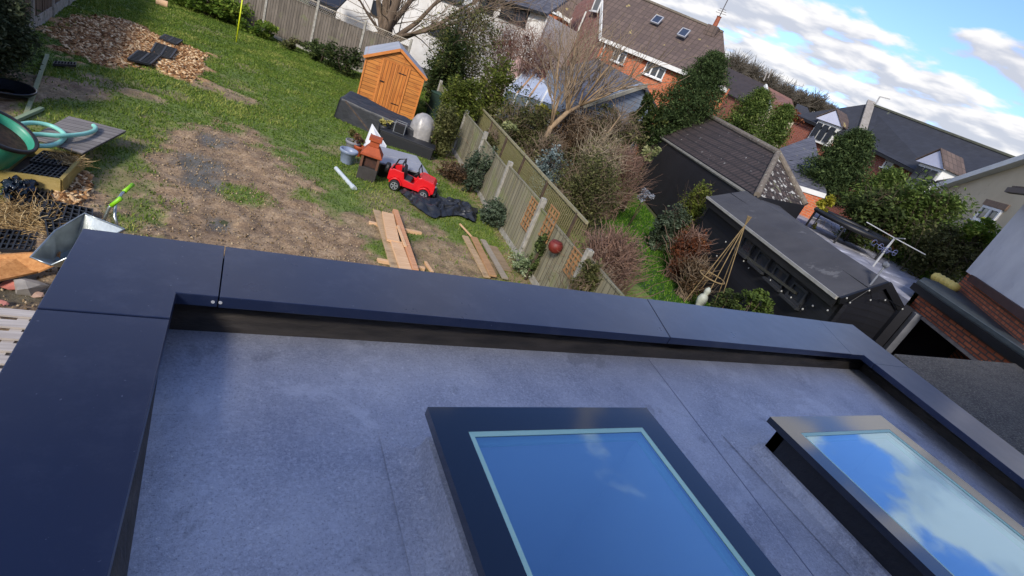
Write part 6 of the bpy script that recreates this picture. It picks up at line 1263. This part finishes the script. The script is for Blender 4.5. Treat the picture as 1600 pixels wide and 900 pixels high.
# ---- small things next door
ob0 = [S(x, y, 12.4) for x, y in ((1095, 448), (1112, 440), (1128, 456), (1118, 462), (1140, 440))]; tp_ = S(1164, 352, 12.3); CAN = M('cane', '9c8660', '7c6846', 9, .8)
ot = thing('plant_support', 'tripod of bamboo canes tied at the top with a hoop near the bottom', 'plant support', down(S(1115, 455, 12.4)))
cb_ = S(1112, 455, 12.4); 
for k in range(5):
    a = k*2*math.pi/5; bs = V3(cb_[0]+.42*math.cos(a), cb_[1]+.42*math.sin(a), 0); tt = V3(tp_[0], tp_[1], tp_[2]); d = unit(tt-bs); MB().tube([bs, tt+d*.22], .010, 6).build('cane', CAN, ot)
hc = S(1113, 433, 12.3); MB().tube([hc+V3(.30*math.cos(a), .30*math.sin(a), 0) for a in np.linspace(0, 2*math.pi, 25)], .014, 6).build('hoop', CAN, ot, smooth=True)
sc_ = S(1101, 462, 12.0); sc0 = down(sc_); ST = M('stone_white', 'b4b8ac', '949a8c', 8, .8); zt4 = max(.5, HT(1107, 440, sc0))
MB().lathe([(.13, 0), (.13, .05), (.08, .08), (.07, .18), (.11, .28), (.12, .38), (.09, .46), (.05, .50), (.07, .56), (.065, .62), (.03, .67), (.01, .68)], sc0, 20).build('statue', ST, None, smooth=True)
prop(bpy.data.objects['statue'], 'small pale stone figure standing beside the cane tripod', 'statue')
tm_ = thing('trampoline', 'black round trampoline rim seen beyond the grey sheet roof', 'trampoline', down(S(1330, 352, 17.5))); tq = S(1330, 352, 17.5); MB().tube([tq+V3(1.0*math.cos(a), 1.0*math.sin(a), 0) for a in np.linspace(0, 2*math.pi, 41)], .07, 8).build('rim', BLACK, tm_, smooth=True)
for k in range(4): a = k*math.pi/2+.4; q = tq+V3(math.cos(a), math.sin(a), 0); MB().tube([down(q), q], .03, 6).build('leg', BLACK, tm_)
MB().lathe([(.9, 0), (.0, -.05)], tq, 30, cap=False).build('mat', BLACK, tm_)
wl0 = S(1400, 392, 15.6); wc_ = S(1398, 372, 15.6); rt5 = thing('clothes_line', 'white rotary clothes line beyond the grey sheet roof', 'clothes line', down(wl0)); ALU = M('white_alu', 'b4b6b8', '989a9c', 3, .4)
MB().tube([down(wc_), wc_], .025, 8).build('pole', ALU, rt5)
for (x, y) in ((1354, 347), (1446, 398), (1414, 373), (1384, 388)): MB().tube([wc_, S(x, y, 15.6 if y in (347, 398) else 15.0)+Z*.0], .012, 6).build('arm', ALU, rt5)
pgp = [S(x, y, 14.6) for x, y in ((1368, 380), (1378, 386), (1390, 392), (1400, 396), (1384, 392), (1372, 388))]; BP = M('blue_plastic', '6a729a', '565e84', 3, .5); lt_ = thing('laundry_hanger', 'tangle of blue plastic clothes hangers by the rotary line', 'hanger', pgp[0]-Z*.3)
for k in range(5): MB().tube([pgp[k]+V3(.10*math.cos(a), .03, .07*math.sin(a)) for a in np.linspace(0, 6.28, 9)]+[pgp[k+1]], .007, 5).build('hanger_loop', BP, lt_, smooth=True)
yq = S(1477, 441, 16.2); yt_ = thing('inflatable', 'ribbed yellow object resting behind the garage roof', 'toy', yq-Z*.35)
YEL = M('soft_yellow', 'e4cc74', 'd0b458', 3, .6); ya = unit((S(1492, 449, 16)-S(1464, 436, 16.4))*V3(1, 1, 0))
for k in range(5): MB().lathe([(.02, -.12), (.10, -.08), (.13, 0), (.10, .08), (.02, .12)], yq+ya*(k-2)*.14, 14).build('rib', YEL, yt_, smooth=True)
MB().bar(down(yq), yq-Z*.1, .5, .06, up=ya).build('stand', BLACK, yt_)
